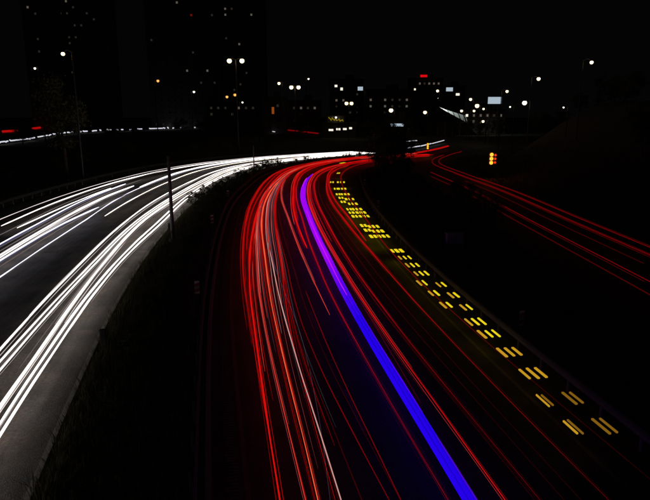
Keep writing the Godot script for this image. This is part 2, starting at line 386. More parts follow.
	M.signal_amber = glow(Color(1.0, 0.62, 0.18), 2.2)
	M.signal_red = glow(Color(1.0, 0.20, 0.06), 1.3)
	M.roof = plain(Color(0.08, 0.07, 0.065), 0.9)

# ---------------------------------------------------------------- terrain
func ground_y(x: float, z: float) -> float:
	var f := -z
	var foot := 27.0 + maxf(0.0, f - 110.0) * 0.5
	var bank := smoothstep(foot, foot + 24.0, x) * 11.5
	bank += smoothstep(foot + 20.0, foot + 160.0, x) * 6.0
	return -0.07 + bank * smoothstep(320.0, 240.0, f)

func terrain() -> void:
	var xs := []
	var x := -420.0
	while x < 420.0:
		xs.append(x)
		x += 4.0 if x > 10.0 and x < 100.0 else 20.0
	var zs := []
	var z := 30.0
	while z > -900.0:
		zs.append(z)
		z -= 6.0 if z > -340.0 else 40.0
	var st := start()
	st.set_smooth_group(0)
	for i in xs.size() - 1:
		for j in zs.size() - 1:
			var a := Vector3(xs[i], ground_y(xs[i], zs[j]), zs[j])
			var b := Vector3(xs[i + 1], ground_y(xs[i + 1], zs[j]), zs[j])
			var c := Vector3(xs[i + 1], ground_y(xs[i + 1], zs[j + 1]), zs[j + 1])
			var d := Vector3(xs[i], ground_y(xs[i], zs[j + 1]), zs[j + 1])
			quad(st, a, d, c, b)
	structure("ground", done(st), M.soil)

# ---------------------------------------------------------------- roads
func service_d(f: float) -> float:   # x of the side road's middle at forward distance f
	var px := [0.0, 30.0, 50.0, 70.0, 90.0, 105.0, 115.0, 125.0, 137.0, 160.0, 190.0]
	var py := [19.6, 19.5, 19.2, 19.0, 17.8, 17.2, 18.6, 22.0, 27.4, 36.0, 46.0]
	for i in px.size() - 1:
		if f <= px[i + 1]:
			var u: float = (f - px[i]) / (px[i + 1] - px[i])
			return cubic_interpolate(py[i], py[i + 1], py[maxi(i - 1, 0)], py[mini(i + 2, px.size() - 1)], u)
	return py[-1]

func roads() -> void:
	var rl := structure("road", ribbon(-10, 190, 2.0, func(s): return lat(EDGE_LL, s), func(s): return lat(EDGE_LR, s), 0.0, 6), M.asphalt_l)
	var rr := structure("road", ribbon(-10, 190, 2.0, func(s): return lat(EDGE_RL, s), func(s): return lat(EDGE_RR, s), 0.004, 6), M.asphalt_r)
	# side road
	var st := start()
	st.set_smooth_group(0)
	for i in 62:
		var f0 := i * 2.6
		var f1 := f0 + 2.6
		for q in [[f0, -4.8], [f1, 4.8], [f0, 4.8], [f0, -4.8], [f1, -4.8], [f1, 4.8]]:
			st.set_uv(Vector2(q[1] / 16.0, q[0] / 16.0))
			st.add_vertex(Vector3(service_d(q[0]) + q[1], -0.01, -q[0]))
	st.generate_normals()
	st.generate_tangents()
	structure("side_road", st.commit(), M.asphalt_r)
	# painted markings lie 4 mm above the asphalt
	var line := func(parent: Node, called: String, sa: float, sb: float, d: Callable, w: float, y: float) -> void:
		part(called, ribbon(sa, sb, 1.5, func(s): return d.call(s) - w / 2, func(s): return d.call(s) + w / 2, y, 1), M.paint, parent)
	line.call(rl, "edge_line", -8, 130, func(s): return lat(EDGE_LL, s) + 2.6, 0.15, 0.005)
	line.call(rr, "edge_line", -8, 130, func(s): return lat(EDGE_RL, s) + 0.95, 0.15, 0.009)
	line.call(rr, "edge_line", -8, 130, func(s): return lat(EDGE_RR, s) - 1.3, 0.15, 0.009)
	for lane in [-11.4, -15.0, -18.6]:
		var s := -6.0
		while s < 110.0:
			var off: float = lane
			line.call(rl, "lane_dash", s, s + 3.0, func(_q): return off, 0.14, 0.005)
			s += 9.0
	for lane in [3.05, 6.95]:
		var s := -4.0
		while s < 110.0:
			var off: float = lane
			line.call(rr, "lane_dash", s, s + 3.0, func(_q): return off, 0.14, 0.009)
			s += 9.0
	# rumble strip: a ladder of small raised bars on the narrow shoulder
	var rs := start()
	rs.set_smooth_group(-1)
	var q := -4.0
	while q < 60.0:
		var d := lat(EDGE_RL, q) + 0.55
		box(rs, on_road(q, d, 0.011), Vector3(0.3, 0.012, 0.07), Basis(Vector3.UP, heading(q)))
		q += 0.16
	var rumble := part("rumble_strip", done(rs), M.paint, rr)
	rumble.set_meta("kind", "stuff")
	# kerbs at the median, in stones of 2 m
	kerb(rl, EDGE_LR, 0.09)
	kerb(rr, EDGE_RL, -0.09)

func kerb(road: Node, edge: Array, off: float) -> void:
	var s := -8.0
	while s < 128.0:
		var ln := 2.0 if s < 60 else 6.0
		var n := 1 if s < 60 else 3
		var st := start()
		st.set_smooth_group(-1)
		for i in n:
			var a := s + ln * i / n
			var b := s + ln * (i + 1) / n - 0.02
			var d0 := lat(edge, a) + off
			var d1 := lat(edge, b) + off
			var h := 0.13 + rng.randf_range(-0.008, 0.008)
			var p := [on_road(a, d0 - 0.085, 0), on_road(a, d0 + 0.085, 0), on_road(b, d1 + 0.085, 0), on_road(b, d1 - 0.085, 0)]
			var lo := Vector3(0, -0.08, 0)
			var hi := Vector3(0, h - 0.02, 0)
			var t := []
			var mid: Vector3 = (p[0] + p[1] + p[2] + p[3]) / 4.0
			for v in p: t.append(v.lerp(Vector3(mid.x, 0, mid.z), 0.02).lerp(v, 0.3) + Vector3(0, h, 0))
			for k in 4:
				var l := (k + 1) % 4
				quad(st, p[k] + lo, p[l] + lo, p[l] + hi, p[k] + hi)
				quad(st, p[k] + hi, p[l] + hi, t[l], t[k])
			quad(st, t[0], t[1], t[2], t[3])
		part("kerb_stone", done(st), M.concrete, road)
		s += ln

func guardrail(label: String, edge: Array, off: float, sa: float, sb: float, face: float) -> void:
	var g := thing("guardrail", label, "guardrail")
	# corrugated beam
	var prof := [Vector2(0, 0.44), Vector2(0.05, 0.47), Vector2(0.08, 0.52), Vector2(0.05, 0.57), Vector2(0.015, 0.60), Vector2(0.05, 0.63), Vector2(0.08, 0.68), Vector2(0.05, 0.73), Vector2(0, 0.76)]
	var st := start()
	st.set_smooth_group(0)
	var s := sa
	while s < sb - 0.01:
		var e := minf(s + 1.0, sb)
		for k in prof.size() - 1:
			var a: Vector2 = prof[k]
			var b: Vector2 = prof[k + 1]
			quad(st, on_road(s, lat(edge, s) + off + a.x * face, a.y), on_road(e, lat(edge, e) + off + a.x * face, a.y), on_road(e, lat(edge, e) + off + b.x * face, b.y), on_road(s, lat(edge, s) + off + b.x * face, b.y))
		s = e
	part("beam", done(st), M.steel, g)
	s = sa + 0.5
	var post := box_mesh(Vector3(0.10, 0.86, 0.14))
	var cap := box_mesh(Vector3(0.07, 0.14, 0.10))
	while s < sb:
		var o := part("post", post, M.steel, g, on_road(s, lat(edge, s) + off - face * 0.10, 0.33), Vector3(0, heading(s), 0))
		part("spacer", cap, M.dark_steel, o, Vector3(face * 0.0655, 0.27, 0))
		s += 2.0 if s < 70 else 4.0

# ---------------------------------------------------------------- light streaks
func streak(h: float, r0: float, rk: float, sa: float, sb: float, k: Array, taper: float, ends := true, dd := 0.0, sides := 8) -> ArrayMesh:
	# a lamp's path: it sways by a centimetre or two; wobbling, tapering width stands in for changing brightness
	var pts := []
	var rad := []
	var n := maxi(2, int(ceil((sb - sa) / 1.0)))
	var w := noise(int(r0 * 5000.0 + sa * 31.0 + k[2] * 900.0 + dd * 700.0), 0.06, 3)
	for i in n + 1:
		var s := lerpf(sa, sb, float(i) / n)
		pts.append(on_road(s, lat(k, s) + dd * (1.0 + 0.012 * maxf(s, 0.0)) + (0.03 * w.get_noise_1d(s) if ends else 0.0), h + (0.015 * w.get_noise_1d(s + 300.0) if ends else 0.0)))
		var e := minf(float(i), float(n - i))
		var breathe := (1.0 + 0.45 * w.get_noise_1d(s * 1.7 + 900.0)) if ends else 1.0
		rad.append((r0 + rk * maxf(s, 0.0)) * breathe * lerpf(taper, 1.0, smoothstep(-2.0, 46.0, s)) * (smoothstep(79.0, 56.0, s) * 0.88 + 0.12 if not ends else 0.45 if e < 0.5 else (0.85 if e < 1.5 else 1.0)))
	return tube_mesh(pts, rad, sides)

func trails() -> void:
	var dimmer := {"red": ["red_deep", "red_dim", "rose"], "red_mid": ["red_dim", "red_deep", "red_dark"], "red_deep": ["red_dim", "red_dark", "red_dark"], "rose": ["red_deep", "red_dim", "pink"], "orange": ["red_mid", "rose", "red_deep"], "white": ["white_faint", "white_soft", "white_thin"], "white_warm": ["white_faint", "white_soft", "white_thin"], "white_blue": ["white_faint", "white_blue_soft", "white_faint"]}
	for t in TRAILS:
		var white: bool = t[0].begins_with("white")
		var blue: bool = t[0] == "blue"
		var core := 1.0 if blue else (0.85 if white else 0.62)
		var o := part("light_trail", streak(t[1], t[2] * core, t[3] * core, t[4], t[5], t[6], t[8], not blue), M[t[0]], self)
		tag(o, t[7], "light trail", "white headlight trails on the bend" if white else "red tail light trails on the bend")
		if dimmer.has(t[0]):
			# fainter strands to either side of the core
			for i in 4:
				var side := 1.0 if i % 2 == 0 else -1.0
				var off: float = side * t[2] * (rng.randf_range(0.9, 1.5) if i < 2 else rng.randf_range(1.8, 3.2))
				var a: float = t[4] + (rng.randf() * 12.0 if t[4] > 0 else (0.0 if i < 2 else rng.randf() * 30.0))
				var b: float = t[5] - rng.randf() * 8.0
				if b - a < 4.0: continue
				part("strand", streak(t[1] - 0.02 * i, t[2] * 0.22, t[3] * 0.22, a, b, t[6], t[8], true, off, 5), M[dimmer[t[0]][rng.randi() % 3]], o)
		if blue:
			o.remove_meta("group")
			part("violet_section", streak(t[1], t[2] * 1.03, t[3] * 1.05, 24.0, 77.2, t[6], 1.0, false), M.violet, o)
			for i in 8:
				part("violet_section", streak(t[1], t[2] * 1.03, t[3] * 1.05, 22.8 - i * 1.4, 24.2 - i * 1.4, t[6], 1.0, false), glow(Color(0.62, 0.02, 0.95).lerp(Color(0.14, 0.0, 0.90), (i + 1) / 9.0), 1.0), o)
			# finer strands on the band
			for a in [[-9.0, 2.6, 0.07, 0.02, 0.17, "violet_low"], [-9.0, 30.0, -0.10, 0.012, 0.14, "blue_low"], [-4.0, 22.0, 0.02, 0.012, 0.18, "blue_low"], [4.0, 60.0, 0.12, 0.014, 0.13, "indigo"], [16.0, 70.0, -0.06, 0.02, 0.19, "magenta"], [26.0, 74.0, 0.09, 0.02, 0.18, "indigo"]]:
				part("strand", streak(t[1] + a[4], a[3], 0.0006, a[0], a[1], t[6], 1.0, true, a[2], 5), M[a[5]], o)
	# amber flashes of a turn signal: three short bars each, over the right-hand shoulder
	var outer := [[100.0, 4.97], [80.0, 8.97], [67.5, 9.57], [60.5, 9.57], [55.5, 9.72], [51.5, 9.92], [48.0, 9.94], [44.5, 9.96], [42.5, 10.06], [40.5, 10.07], [35.5, 10.08], [33.5, 10.1], [31.5, 10.15], [26.5, 10.02], [24.5, 10.06], [22.5, 10.02], [20.5, 9.99], [18.0, 10.35], [16.0, 10.32], [14.0, 10.2], [12.0, 9.81], [10.5, 9.77], [8.5, 9.72], [6.5, 9.63], [4.5, 9.97], [2.7, 9.89]]
	var inner := [[89.0, 7.0], [67.5, 8.39], [60.5, 8.85], [55.5, 8.93], [52.5, 9.08], [49.5, 9.09], [44.5, 9.2], [42.5, 9.19], [40.5, 9.23], [36.0, 9.35], [34.0, 9.35], [31.5, 9.36], [18.5, 9.43], [16.5, 9.44], [14.5, 9.38], [4.5, 8.98], [2.8, 8.91]]
	for row in 2:
		var count := 0
		for a in (outer if row == 0 else inner):
			count += 1
			var s: float = a[0]
			var lab := nth(count) + (" amber flash of the row by the shoulder guardrail, counted from the tree clump" if row == 0 else " amber flash of the inner row, counted from the tree clump")
			var t := thing("indicator_flash", lab, "light flash", on_road(s, a[1], 0.8), heading(s), "outer row of amber flashes" if row == 0 else "inner row of amber flashes")
			var long := 0.8 if s < 25 else 0.8 + (s - 25) * 0.014
			var wide := (0.95 + maxf(0.0, s - 25.0) * 0.006 if row == 0 else 0.62) if s < 70 and s > 5.5 else 0.5
			if s > 13.5 and s < 19: wide = 0.62
			if s < 5.5 and row == 1: wide = 0.32
			var nb := 3 if wide > 0.8 else 2
			for b in nb:
				var x := (float(b) - (nb - 1) / 2.0) * wide / nb
				var w := wide / nb * (0.27 if s < 25 else 0.58)
				part("bar", bar_mesh(Vector3(w * rng.randf_range(0.8, 1.15), 0.05, long * rng.randf_range(0.9, 1.1))), (M.amber_dim if s < 5.5 and (b == 1 or row == 0) else M.amber_low if s < 9 or (b == 0 and s < 25) else M.amber), t, Vector3(x, 0, -x * 0.02))

func side_trails() -> void:
	var defs := [
		[3.0, "red_side", 0.012, 0.0004, 30, 140, "red tail light trail along the bank side of the side road"],
		[3.25, "red_dark", 0.01, 0.0003, 30, 84, "dark red hairline along the bank edge of the side road"],
		[1.75, "red_side", 0.016, 0.0004, 34, 128, "brighter red trail in the middle of the side road"],
		[1.95, "red_dark", 0.01, 0.0003, 30, 100, "dark red hairline on the bank side of the brighter one"],
		[1.45, "red_dark", 0.01, 0.0003, 30, 90, "dark red hairline on the motorway side of the brighter one"],
		[0.2, "red_dark", 0.008, 0.0003, 36, 80, "faint red hairline along the middle of the side road"],
		[-1.6, "red_side", 0.013, 0.0004, 28, 92, "red tail light trail on the motorway side of the side road"],
		[-1.9, "red_dark", 0.01, 0.0003, 32, 78, "dark red hairline beside the trail on the motorway side"],
		[-2.9, "red_dark", 0.02, 0.0004, 28, 86, "dim red trail along the motorway edge of the side road"]]
	for a in defs:
		var pts := []
		var rad := []
		var f: float = a[4]
		while f <= a[5]:
			pts.append(Vector3(service_d(f) + a[0], 0.8, -f))
			rad.append(a[2] + a[3] * f)
			f += 1.0
		tag(part("light_trail", tube_mesh(pts, rad), M[a[1]], self), a[6], "light trail", "red trails on the side road")
	# streaks farther off
	var far := [["far_white", [Vector3(-94.3, 0.80, -177.5), Vector3(-96.0, 0.80, -181.2), Vector3(-96.0, 0.80, -181.9), Vector3(-96.1, 0.80, -182.6), Vector3(-96.1, 0.80, -183.3), Vector3(-96.2, 0.80, -184.0)], 0.22, "short white streak of the distant road seen between trees", "streaks on the distant road"],
		["far_white", [Vector3(-94.4, 0.80, -181.0), Vector3(-96.3, 0.80, -185.4), Vector3(-96.4, 0.80, -186.1)], 0.22, "short white streak of the distant road seen between trees", "streaks on the distant road"],
		["far_white", [Vector3(-98.9, 0.80, -192.2), Vector3(-96.6, 0.80, -188.3), Vector3(-96.6, 0.80, -189.1), Vector3(-96.7, 0.80, -189.8), Vector3(-96.7, 0.80, -190.5), Vector3(-96.8, 0.80, -191.3)], 0.22, "short white streak of the distant road seen between trees", "streaks on the distant road"],
		["far_white", [Vector3(-97.2, 0.80, -192.5), Vector3(-96.9, 0.80, -192.7), Vector3(-97.0, 0.80, -193.4), Vector3(-97.0, 0.80, -194.2)], 0.22, "short white streak of the distant road seen between trees", "streaks on the distant road"],
		["far_white", [Vector3(-97.3, 0.80, -195.4), Vector3(-97.2, 0.80, -195.7), Vector3(-97.2, 0.80, -196.5)], 0.22, "short white streak of the distant road seen between trees", "streaks on the distant road"],
		["far_white", [Vector3(-96.4, 0.80, -195.5), Vector3(-97.4, 0.80, -198.2), Vector3(-97.4, 0.80, -199.0), Vector3(-97.5, 0.80, -199.8), Vector3(-97.6, 0.80, -200.6), Vector3(-97.6, 0.80, -201.5)], 0.22, "short white streak of the distant road seen between trees", "streaks on the distant road"],
		["far_white", [Vector3(-96.3, 0.80, -199.8), Vector3(-98.0, 0.80, -203.9), Vector3(-98.3, 0.80, -205.3), Vector3(-98.6, 0.80, -206.6), Vector3(-98.9, 0.80, -208.0), Vector3(-99.2, 0.80, -209.4)], 0.22, "short white streak of the distant road seen between trees", "streaks on the distant road"],
		["far_white", [Vector3(-100.8, 0.80, -215.2), Vector3(-100.6, 0.80, -215.6), Vector3(-100.9, 0.80, -217.1), Vector3(-101.3, 0.80, -218.6), Vector3(-101.6, 0.80, -220.1), Vector3(-102.0, 0.80, -221.7)], 0.22, "short white streak of the distant road seen between trees", "streaks on the distant road"],
		["far_white", [Vector3(-102.0, 0.80, -222.9), Vector3(-102.9, 0.80, -225.7), Vector3(-103.2, 0.80, -227.3), Vector3(-103.6, 0.80, -229.0)], 0.22, "short white streak of the distant road seen between trees", "streaks on the distant road"],
		["far_white", [Vector3(-102.5, 0.80, -227.9), Vector3(-104.6, 0.80, -233.5), Vector3(-105.0, 0.80, -235.2)], 0.22, "short white streak of the distant road seen between trees", "streaks on the distant road"],
		["far_white", [Vector3(-107.8, 0.80, -243.4), Vector3(-106.3, 0.80, -240.7), Vector3(-106.7, 0.80, -242.6)], 0.22, "short white streak of the distant road seen between trees", "streaks on the distant road"],
		["far_white", [Vector3(-111.0, 0.80, -254.0), Vector3(-107.7, 0.80, -247.2), Vector3(-108.1, 0.80, -248.8)], 0.22, "short white streak of the distant road seen between trees", "streaks on the distant road"],
		["far_white", [Vector3(-105.7, 0.80, -245.9), Vector3(-108.6, 0.80, -253.6), Vector3(-108.5, 0.80, -254.4), Vector3(-108.4, 0.80, -255.2), Vector3(-108.3, 0.80, -255.9)], 0.30, "short white streak of the distant road seen between trees", "streaks on the distant road"],
		["far_white", [Vector3(-108.7, 0.80, -259.3), Vector3(-108.0, 0.80, -258.9), Vector3(-107.9, 0.80, -259.8)], 0.30, "short white streak of the distant road seen between trees", "streaks on the distant road"],
		["far_white", [Vector3(-107.2, 0.80, -260.2), Vector3(-107.6, 0.80, -261.7), Vector3(-107.6, 0.80, -262.1)], 0.30, "short white streak of the distant road seen between trees", "streaks on the distant road"],
		["far_white", [Vector3(-108.4, 0.80, -271.3), Vector3(-106.8, 0.80, -268.2), Vector3(-106.8, 0.80, -268.9)], 0.30, "short white streak of the distant road seen between trees", "streaks on the distant road"],
		["far_white", [Vector3(-108.4, 0.80, -275.5), Vector3(-106.4, 0.80, -271.6), Vector3(-106.3, 0.80, -272.5), Vector3(-106.2, 0.80, -273.3), Vector3(-106.1, 0.80, -274.2)], 0.30, "short white streak of the distant road seen between trees", "streaks on the distant road"],
		["far_white", [Vector3(-104.3, 0.80, -275.7), Vector3(-105.4, 0.80, -279.9), Vector3(-105.3, 0.80, -280.8), Vector3(-105.2, 0.80, -281.7), Vector3(-105.1, 0.80, -282.7)], 0.30, "short white streak of the distant road seen between trees", "streaks on the distant road"],
		["far_white", [Vector3(-106.5, 0.80, -290.9), Vector3(-104.5, 0.80, -286.1), Vector3(-104.4, 0.80, -286.4)], 0.30, "short white streak of the distant road seen between trees", "streaks on the distant road"],
		["far_white", [Vector3(-106.1, 0.80, -299.5), Vector3(-102.3, 0.80, -289.7), Vector3(-101.9, 0.80, -290.2), Vector3(-101.6, 0.80, -290.7), Vector3(-101.3, 0.80, -291.2)], 0.30, "short white streak of the distant road seen between trees", "streaks on the distant road"],
		["far_white", [Vector3(-99.8, 0.80, -293.1), Vector3(-99.5, 0.80, -294.0), Vector3(-99.2, 0.80, -294.6)], 0.30, "short white streak of the distant road seen between trees", "streaks on the distant road"],
		["far_white", [Vector3(-98.5, 0.80, -297.7), Vector3(-97.8, 0.80, -296.7), Vector3(-97.6, 0.80, -297.1)], 0.30, "short white streak of the distant road seen between trees", "streaks on the distant road"],
		["far_white", [Vector3(-93.5, 0.80, -294.6), Vector3(-95.2, 0.80, -300.9), Vector3(-95.0, 0.80, -301.2)], 0.30, "short white streak of the distant road seen between trees", "streaks on the distant road"],
		["far_white", [Vector3(-94.2, 0.80, -309.6), Vector3(-92.4, 0.80, -305.4), Vector3(-92.1, 0.80, -305.9), Vector3(-91.7, 0.80, -306.4), Vector3(-91.4, 0.80, -307.0)], 0.30, "short white streak of the distant road seen between trees", "streaks on the distant road"],
		["far_white", [Vector3(-90.0, 0.80, -315.5), Vector3(-88.4, 0.80, -311.7), Vector3(-88.1, 0.80, -312.3), Vector3(-87.7, 0.80, -312.8), Vector3(-87.3, 0.80, -313.4), Vector3(-87.0, 0.80, -313.9), Vector3(-86.6, 0.80, -314.5)], 0.30, "short white streak of the distant road seen between trees", "streaks on the distant road"],
		["far_white", [Vector3(-86.1, 0.80, -314.5), Vector3(-85.9, 0.80, -315.6), Vector3(-85.6, 0.80, -316.2), Vector3(-85.2, 0.80, -316.8), Vector3(-84.8, 0.80, -317.4), Vector3(-84.5, 0.80, -317.9), Vector3(-84.1, 0.80, -318.5)], 0.30, "short white streak of the distant road seen between trees", "streaks on the distant road"],
		["far_white", [Vector3(-85.7, 0.80, -326.5), Vector3(-83.5, 0.80, -319.6), Vector3(-83.2, 0.80, -320.0)], 0.30, "short white streak of the distant road seen between trees", "streaks on the distant road"],
		["far_white", [Vector3(-85.9, 0.80, -335.8), Vector3(-82.1, 0.80, -321.8), Vector3(-81.9, 0.80, -322.1)], 0.30, "short white streak of the distant road seen between trees", "streaks on the distant road"],
		["far_white", [Vector3(-78.7, 0.80, -318.2), Vector3(-80.1, 0.80, -324.9), Vector3(-79.9, 0.80, -325.2)], 0.30, "short white streak of the distant road seen between trees", "streaks on the distant road"],
		["far_white", [Vector3(-79.5, 0.80, -338.2), Vector3(-77.2, 0.80, -329.5), Vector3(-77.0, 0.80, -329.8)], 0.30, "short white streak of the distant road seen between trees", "streaks on the distant road"],
		["far_white", [Vector3(-75.7, 0.80, -344.8), Vector3(-73.1, 0.80, -335.9), Vector3(-72.7, 0.80, -336.7)], 0.30, "short white streak of the distant road seen between trees", "streaks on the distant road"],
		["far_white", [Vector3(-70.4, 0.80, -332.3), Vector3(-71.3, 0.80, -338.9), Vector3(-71.0, 0.80, -339.4)], 0.30, "short white streak of the distant road seen between trees", "streaks on the distant road"],
		["red_mid", [Vector3(-141.5, 0.80, -269.8), Vector3(-141.4, 0.80, -273.6), Vector3(-141.3, 0.80, -277.6), Vector3(-141.2, 0.80, -281.7)], 0.55, "wide red streak beside the white ones of the distant road", "red streaks on the distant road"],
		["red_mid", [Vector3(-149.1, 0.80, -313.9), Vector3(-150.3, 0.80, -319.1), Vector3(-151.6, 0.80, -324.5), Vector3(-152.9, 0.80, -330.1)], 0.55, "narrow red streak beside the white ones of the distant road", "red streaks on the distant road"],
		["red_mid", [Vector3(-112.6, 0.80, -430.9), Vector3(-114.2, 0.80, -440.8), Vector3(-115.9, 0.80, -451.1), Vector3(-117.7, 0.80, -461.9)], 0.50, "tiny red streak above the white ones of the distant road", "red streaks on the distant road"],
		["red_mid", [Vector3(-56.7, 0.80, -401.1), Vector3(-43.7, 0.80, -358.8), Vector3(-34.2, 0.80, -333.9), Vector3(-25.1, 0.80, -308.9)], 0.35, "thin red trail on the far street below the twin lamps", ""],
		["red_dim", [Vector3(-23.9, 0.80, -305.6), Vector3(-16.3, 0.80, -285.9), Vector3(-9.6, 0.80, -268.5), Vector3(-2.8, 0.80, -247.7)], 0.3, "fading red trail at the end of the far street", ""],
		["far_white", [Vector3(-25.3, 0.80, -272.4), Vector3(-23.4, 0.80, -271.1), Vector3(-21.7, 0.80, -266.1)], 0.16, "short white streak under the thin red trail of the far street", ""],
		["far_white", [Vector3(20.6, 0.80, -151.7), Vector3(22.7, 0.80, -155.9), Vector3(24.9, 0.80, -160.3)], 0.14, "white streak where the bend reappears beyond the trees", ""],
		["far_white", [Vector3(25.2, 0.80, -160.3), Vector3(27.4, 0.80, -165.9), Vector3(29.8, 0.80, -171.9)], 0.14, "second white streak where the bend reappears beyond the trees", ""],
		["far_white", [Vector3(30.2, 0.80, -172.4), Vector3(33.5, 0.80, -181.1), Vector3(37.1, 0.80, -190.8)], 0.12, "third white streak where the bend reappears beyond the trees", ""],
		["far_white", [Vector3(23.3, 0.80, -180.6), Vector3(25.9, 0.80, -186.5), Vector3(28.5, 0.80, -189.6)], 0.12, "faint white streak above those where the bend reappears", ""],
		["red_mid", [Vector3(18.5, 0.80, -132.3), Vector3(21.3, 0.80, -136.4), Vector3(24.9, 0.80, -143.3), Vector3(28.4, 0.80, -150.9), Vector3(32.3, 0.80, -160.3)], 0.20, "broad red streak where the bend reappears beyond the trees", ""]]
	for a in far:
		var rad := []
		for i in a[1].size(): rad.append(a[2])
		tag(part("light_trail", tube_mesh(a[1], rad, 6), M[a[0]], self), a[3], "light trail", a[4])

# ---------------------------------------------------------------- vegetation
func grass_mesh(seed_: int, blades: int, h: float) -> ArrayMesh:
	var r := RandomNumberGenerator.new()
	r.seed = seed_
	var st := start()
	for i in blades:
		var a := r.randf() * TAU
		var base := Vector3(cos(a), 0, sin(a)) * r.randf() * 0.16
		var dir := Vector3(cos(a + r.randf_range(-1, 1)), 0, sin(a + r.randf_range(-1, 1)))
		var side := dir.cross(Vector3.UP).normalized() * r.randf_range(0.006, 0.014)
		var hh := h * r.randf_range(0.5, 1.0)
		var m := base + dir * hh * 0.15 + Vector3.UP * hh * 0.6
		var t := base + dir * hh * r.randf_range(0.3, 0.6) + Vector3.UP * hh
		quad(st, base - side, base + side, m + side * 0.7, m - side * 0.7)
		for v in [m - side * 0.7, m + side * 0.7, t]: st.add_vertex(v)
	return done(st)

func grass() -> void:
	var meshes := [grass_mesh(1, 14, 0.55), grass_mesh(2, 18, 0.35), grass_mesh(3, 9, 0.95)]
	var places := [[], [], []]
	for i in 5200:
		var s := pow(rng.randf(), 1.3) * 130.0 - 6.0
		var a := lat(EDGE_LR, s) + 0.3
		var b := lat(EDGE_RL, s) - 0.75
		var d := lerpf(a, b, rng.randf())
		if rng.randf() < 0.22: d = a + rng.randf() * 0.35
		places[rng.randi() % 3].append(on_road(s, d, -0.07))
	for i in 3600:
		var s := pow(rng.randf(), 1.2) * 95.0 - 4.0
		var p := on_road(s, lat(EDGE_RR, s) + 1.0 + rng.randf() * 5.5, -0.07)
		if absf(p.x - service_d(-p.z)) > 5.0: places[rng.randi() % 3].append(p)
	for i in 2600:
		var s := rng.randf() * 105.0 + 15.0
		places[rng.randi() % 3].append(on_road(s, lat(EDGE_LL, s) - 0.6 - pow(rng.randf(), 2.0) * 14.0, -0.07))
	for i in 1800:
		var f := rng.randf() * 110.0 + 25.0
		var x := service_d(f) + 5.2 + rng.randf() * 14.0
		places[rng.randi() % 3].append(Vector3(x, ground_y(x, -f), -f))
	var labels := ["dry grass growing on the verges and the median", "short dry grass growing on the verges and the median", "tall sparse weeds growing on the verges and the median"]
	for k in 3:
		var mm := MultiMesh.new()
		mm.transform_format = MultiMesh.TRANSFORM_3D
		mm.mesh = meshes[k]
		mm.instance_count = places[k].size()
		for i in places[k].size():
			var sc := rng.randf_range(0.6, 1.35)
			mm.set_instance_transform(i, Transform3D(Basis(Vector3.UP, rng.randf() * TAU).scaled(Vector3(sc, sc, sc)), places[k][i]))
		var o := MultiMeshInstance3D.new()
		o.name = ["grass", "short_grass", "weeds"][k]
		o.multimesh = mm
		o.material_override = M.grass
		o.set_meta("kind", "stuff")
		add_child(o)
		tag(o, labels[k], "grass")

func crown_mesh(seed_: int, clumps: int, leaves: int, size: Vector3, leaf: float) -> ArrayMesh:
	var r := RandomNumberGenerator.new()
	r.seed = seed_
	var st := start()
	for c in clumps:
		var dir := Vector3(r.randfn(), r.randfn(), r.randfn()).normalized() * pow(r.randf(), 0.45)
		var centre := Vector3(dir.x * size.x, dir.y * size.y, dir.z * size.z)
		var cr := r.randf_range(0.16, 0.30) * size.x
		for i in leaves:
			var p := centre + Vector3(r.randfn(), r.randfn() * 0.8, r.randfn()) * cr * 0.55
			var n := Vector3(r.randfn(), r.randfn() + 0.4, r.randfn()).normalized()
			var u := n.cross(Vector3(r.randfn(), r.randfn(), r.randfn())).normalized()
			var v := n.cross(u)
			var l := leaf * r.randf_range(0.6, 1.3)
			quad(st, p - u * l, p - v * l * 0.45, p + u * l, p + v * l * 0.45)
	return done(st)

func trunk_mesh(seed_: int, h: float, r0: float, spread: float) -> ArrayMesh:
	var r := RandomNumberGenerator.new()
	r.seed = seed_
	var st := start()
	var top := Vector3(r.randf_range(-0.1, 0.1) * h, h, r.randf_range(-0.1, 0.1) * h)
	tube(st, [Vector3(0, -0.2, 0), Vector3(0, 0.1, 0), top * 0.5 + Vector3(0.05 * h, 0, 0), top], [r0 * 1.4, r0, r0 * 0.75, r0 * 0.35], 8)
	for i in 6:
		var a := TAU * i / 6.0 + r.randf()
		var b := top * r.randf_range(0.45, 0.9)
		var e := b + Vector3(cos(a) * spread, spread * r.randf_range(0.4, 0.9), sin(a) * spread) * r.randf_range(0.6, 1.0)
		tube(st, [b, b.lerp(e, 0.5) + Vector3(0, 0.08 * spread, 0), e], [r0 * 0.4, r0 * 0.26, r0 * 0.1], 6)
	return done(st)

var tree_meshes := []
var bush_meshes := []

func tree(label: String, group: String, where: Vector3, h: float, kind: int, wide := 1.0, called := "tree") -> void:
	var t := thing(called, label, "tree", where, rng.randf() * TAU, group)
	var m: Array = tree_meshes[kind]
	var k := h / 8.0
	var tr := part("trunk", m[0], M.bark, t)
	tr.scale = Vector3(k, k, k)
	var cr := part("crown", m[1], M.leaf_a if kind != 1 else M.leaf_b, t, Vector3(0, 5.2 * k, 0))
	cr.scale = Vector3(k * wide, k, k * wide)

func bush(label: String, group: String, where: Vector3, h: float, kind: int) -> void:
	var t := thing("shrub", label, "shrub", where, rng.randf() * TAU, group)
	var m: Array = bush_meshes[kind]
	var a := part("stems", m[0], M.bark, t)
	a.scale = Vector3.ONE * h
	var b := part("foliage", m[1], M.leaf_b if kind == 0 else M.leaf_a, t, Vector3(0, 0.55 * h, 0))
	b.scale = Vector3.ONE * h

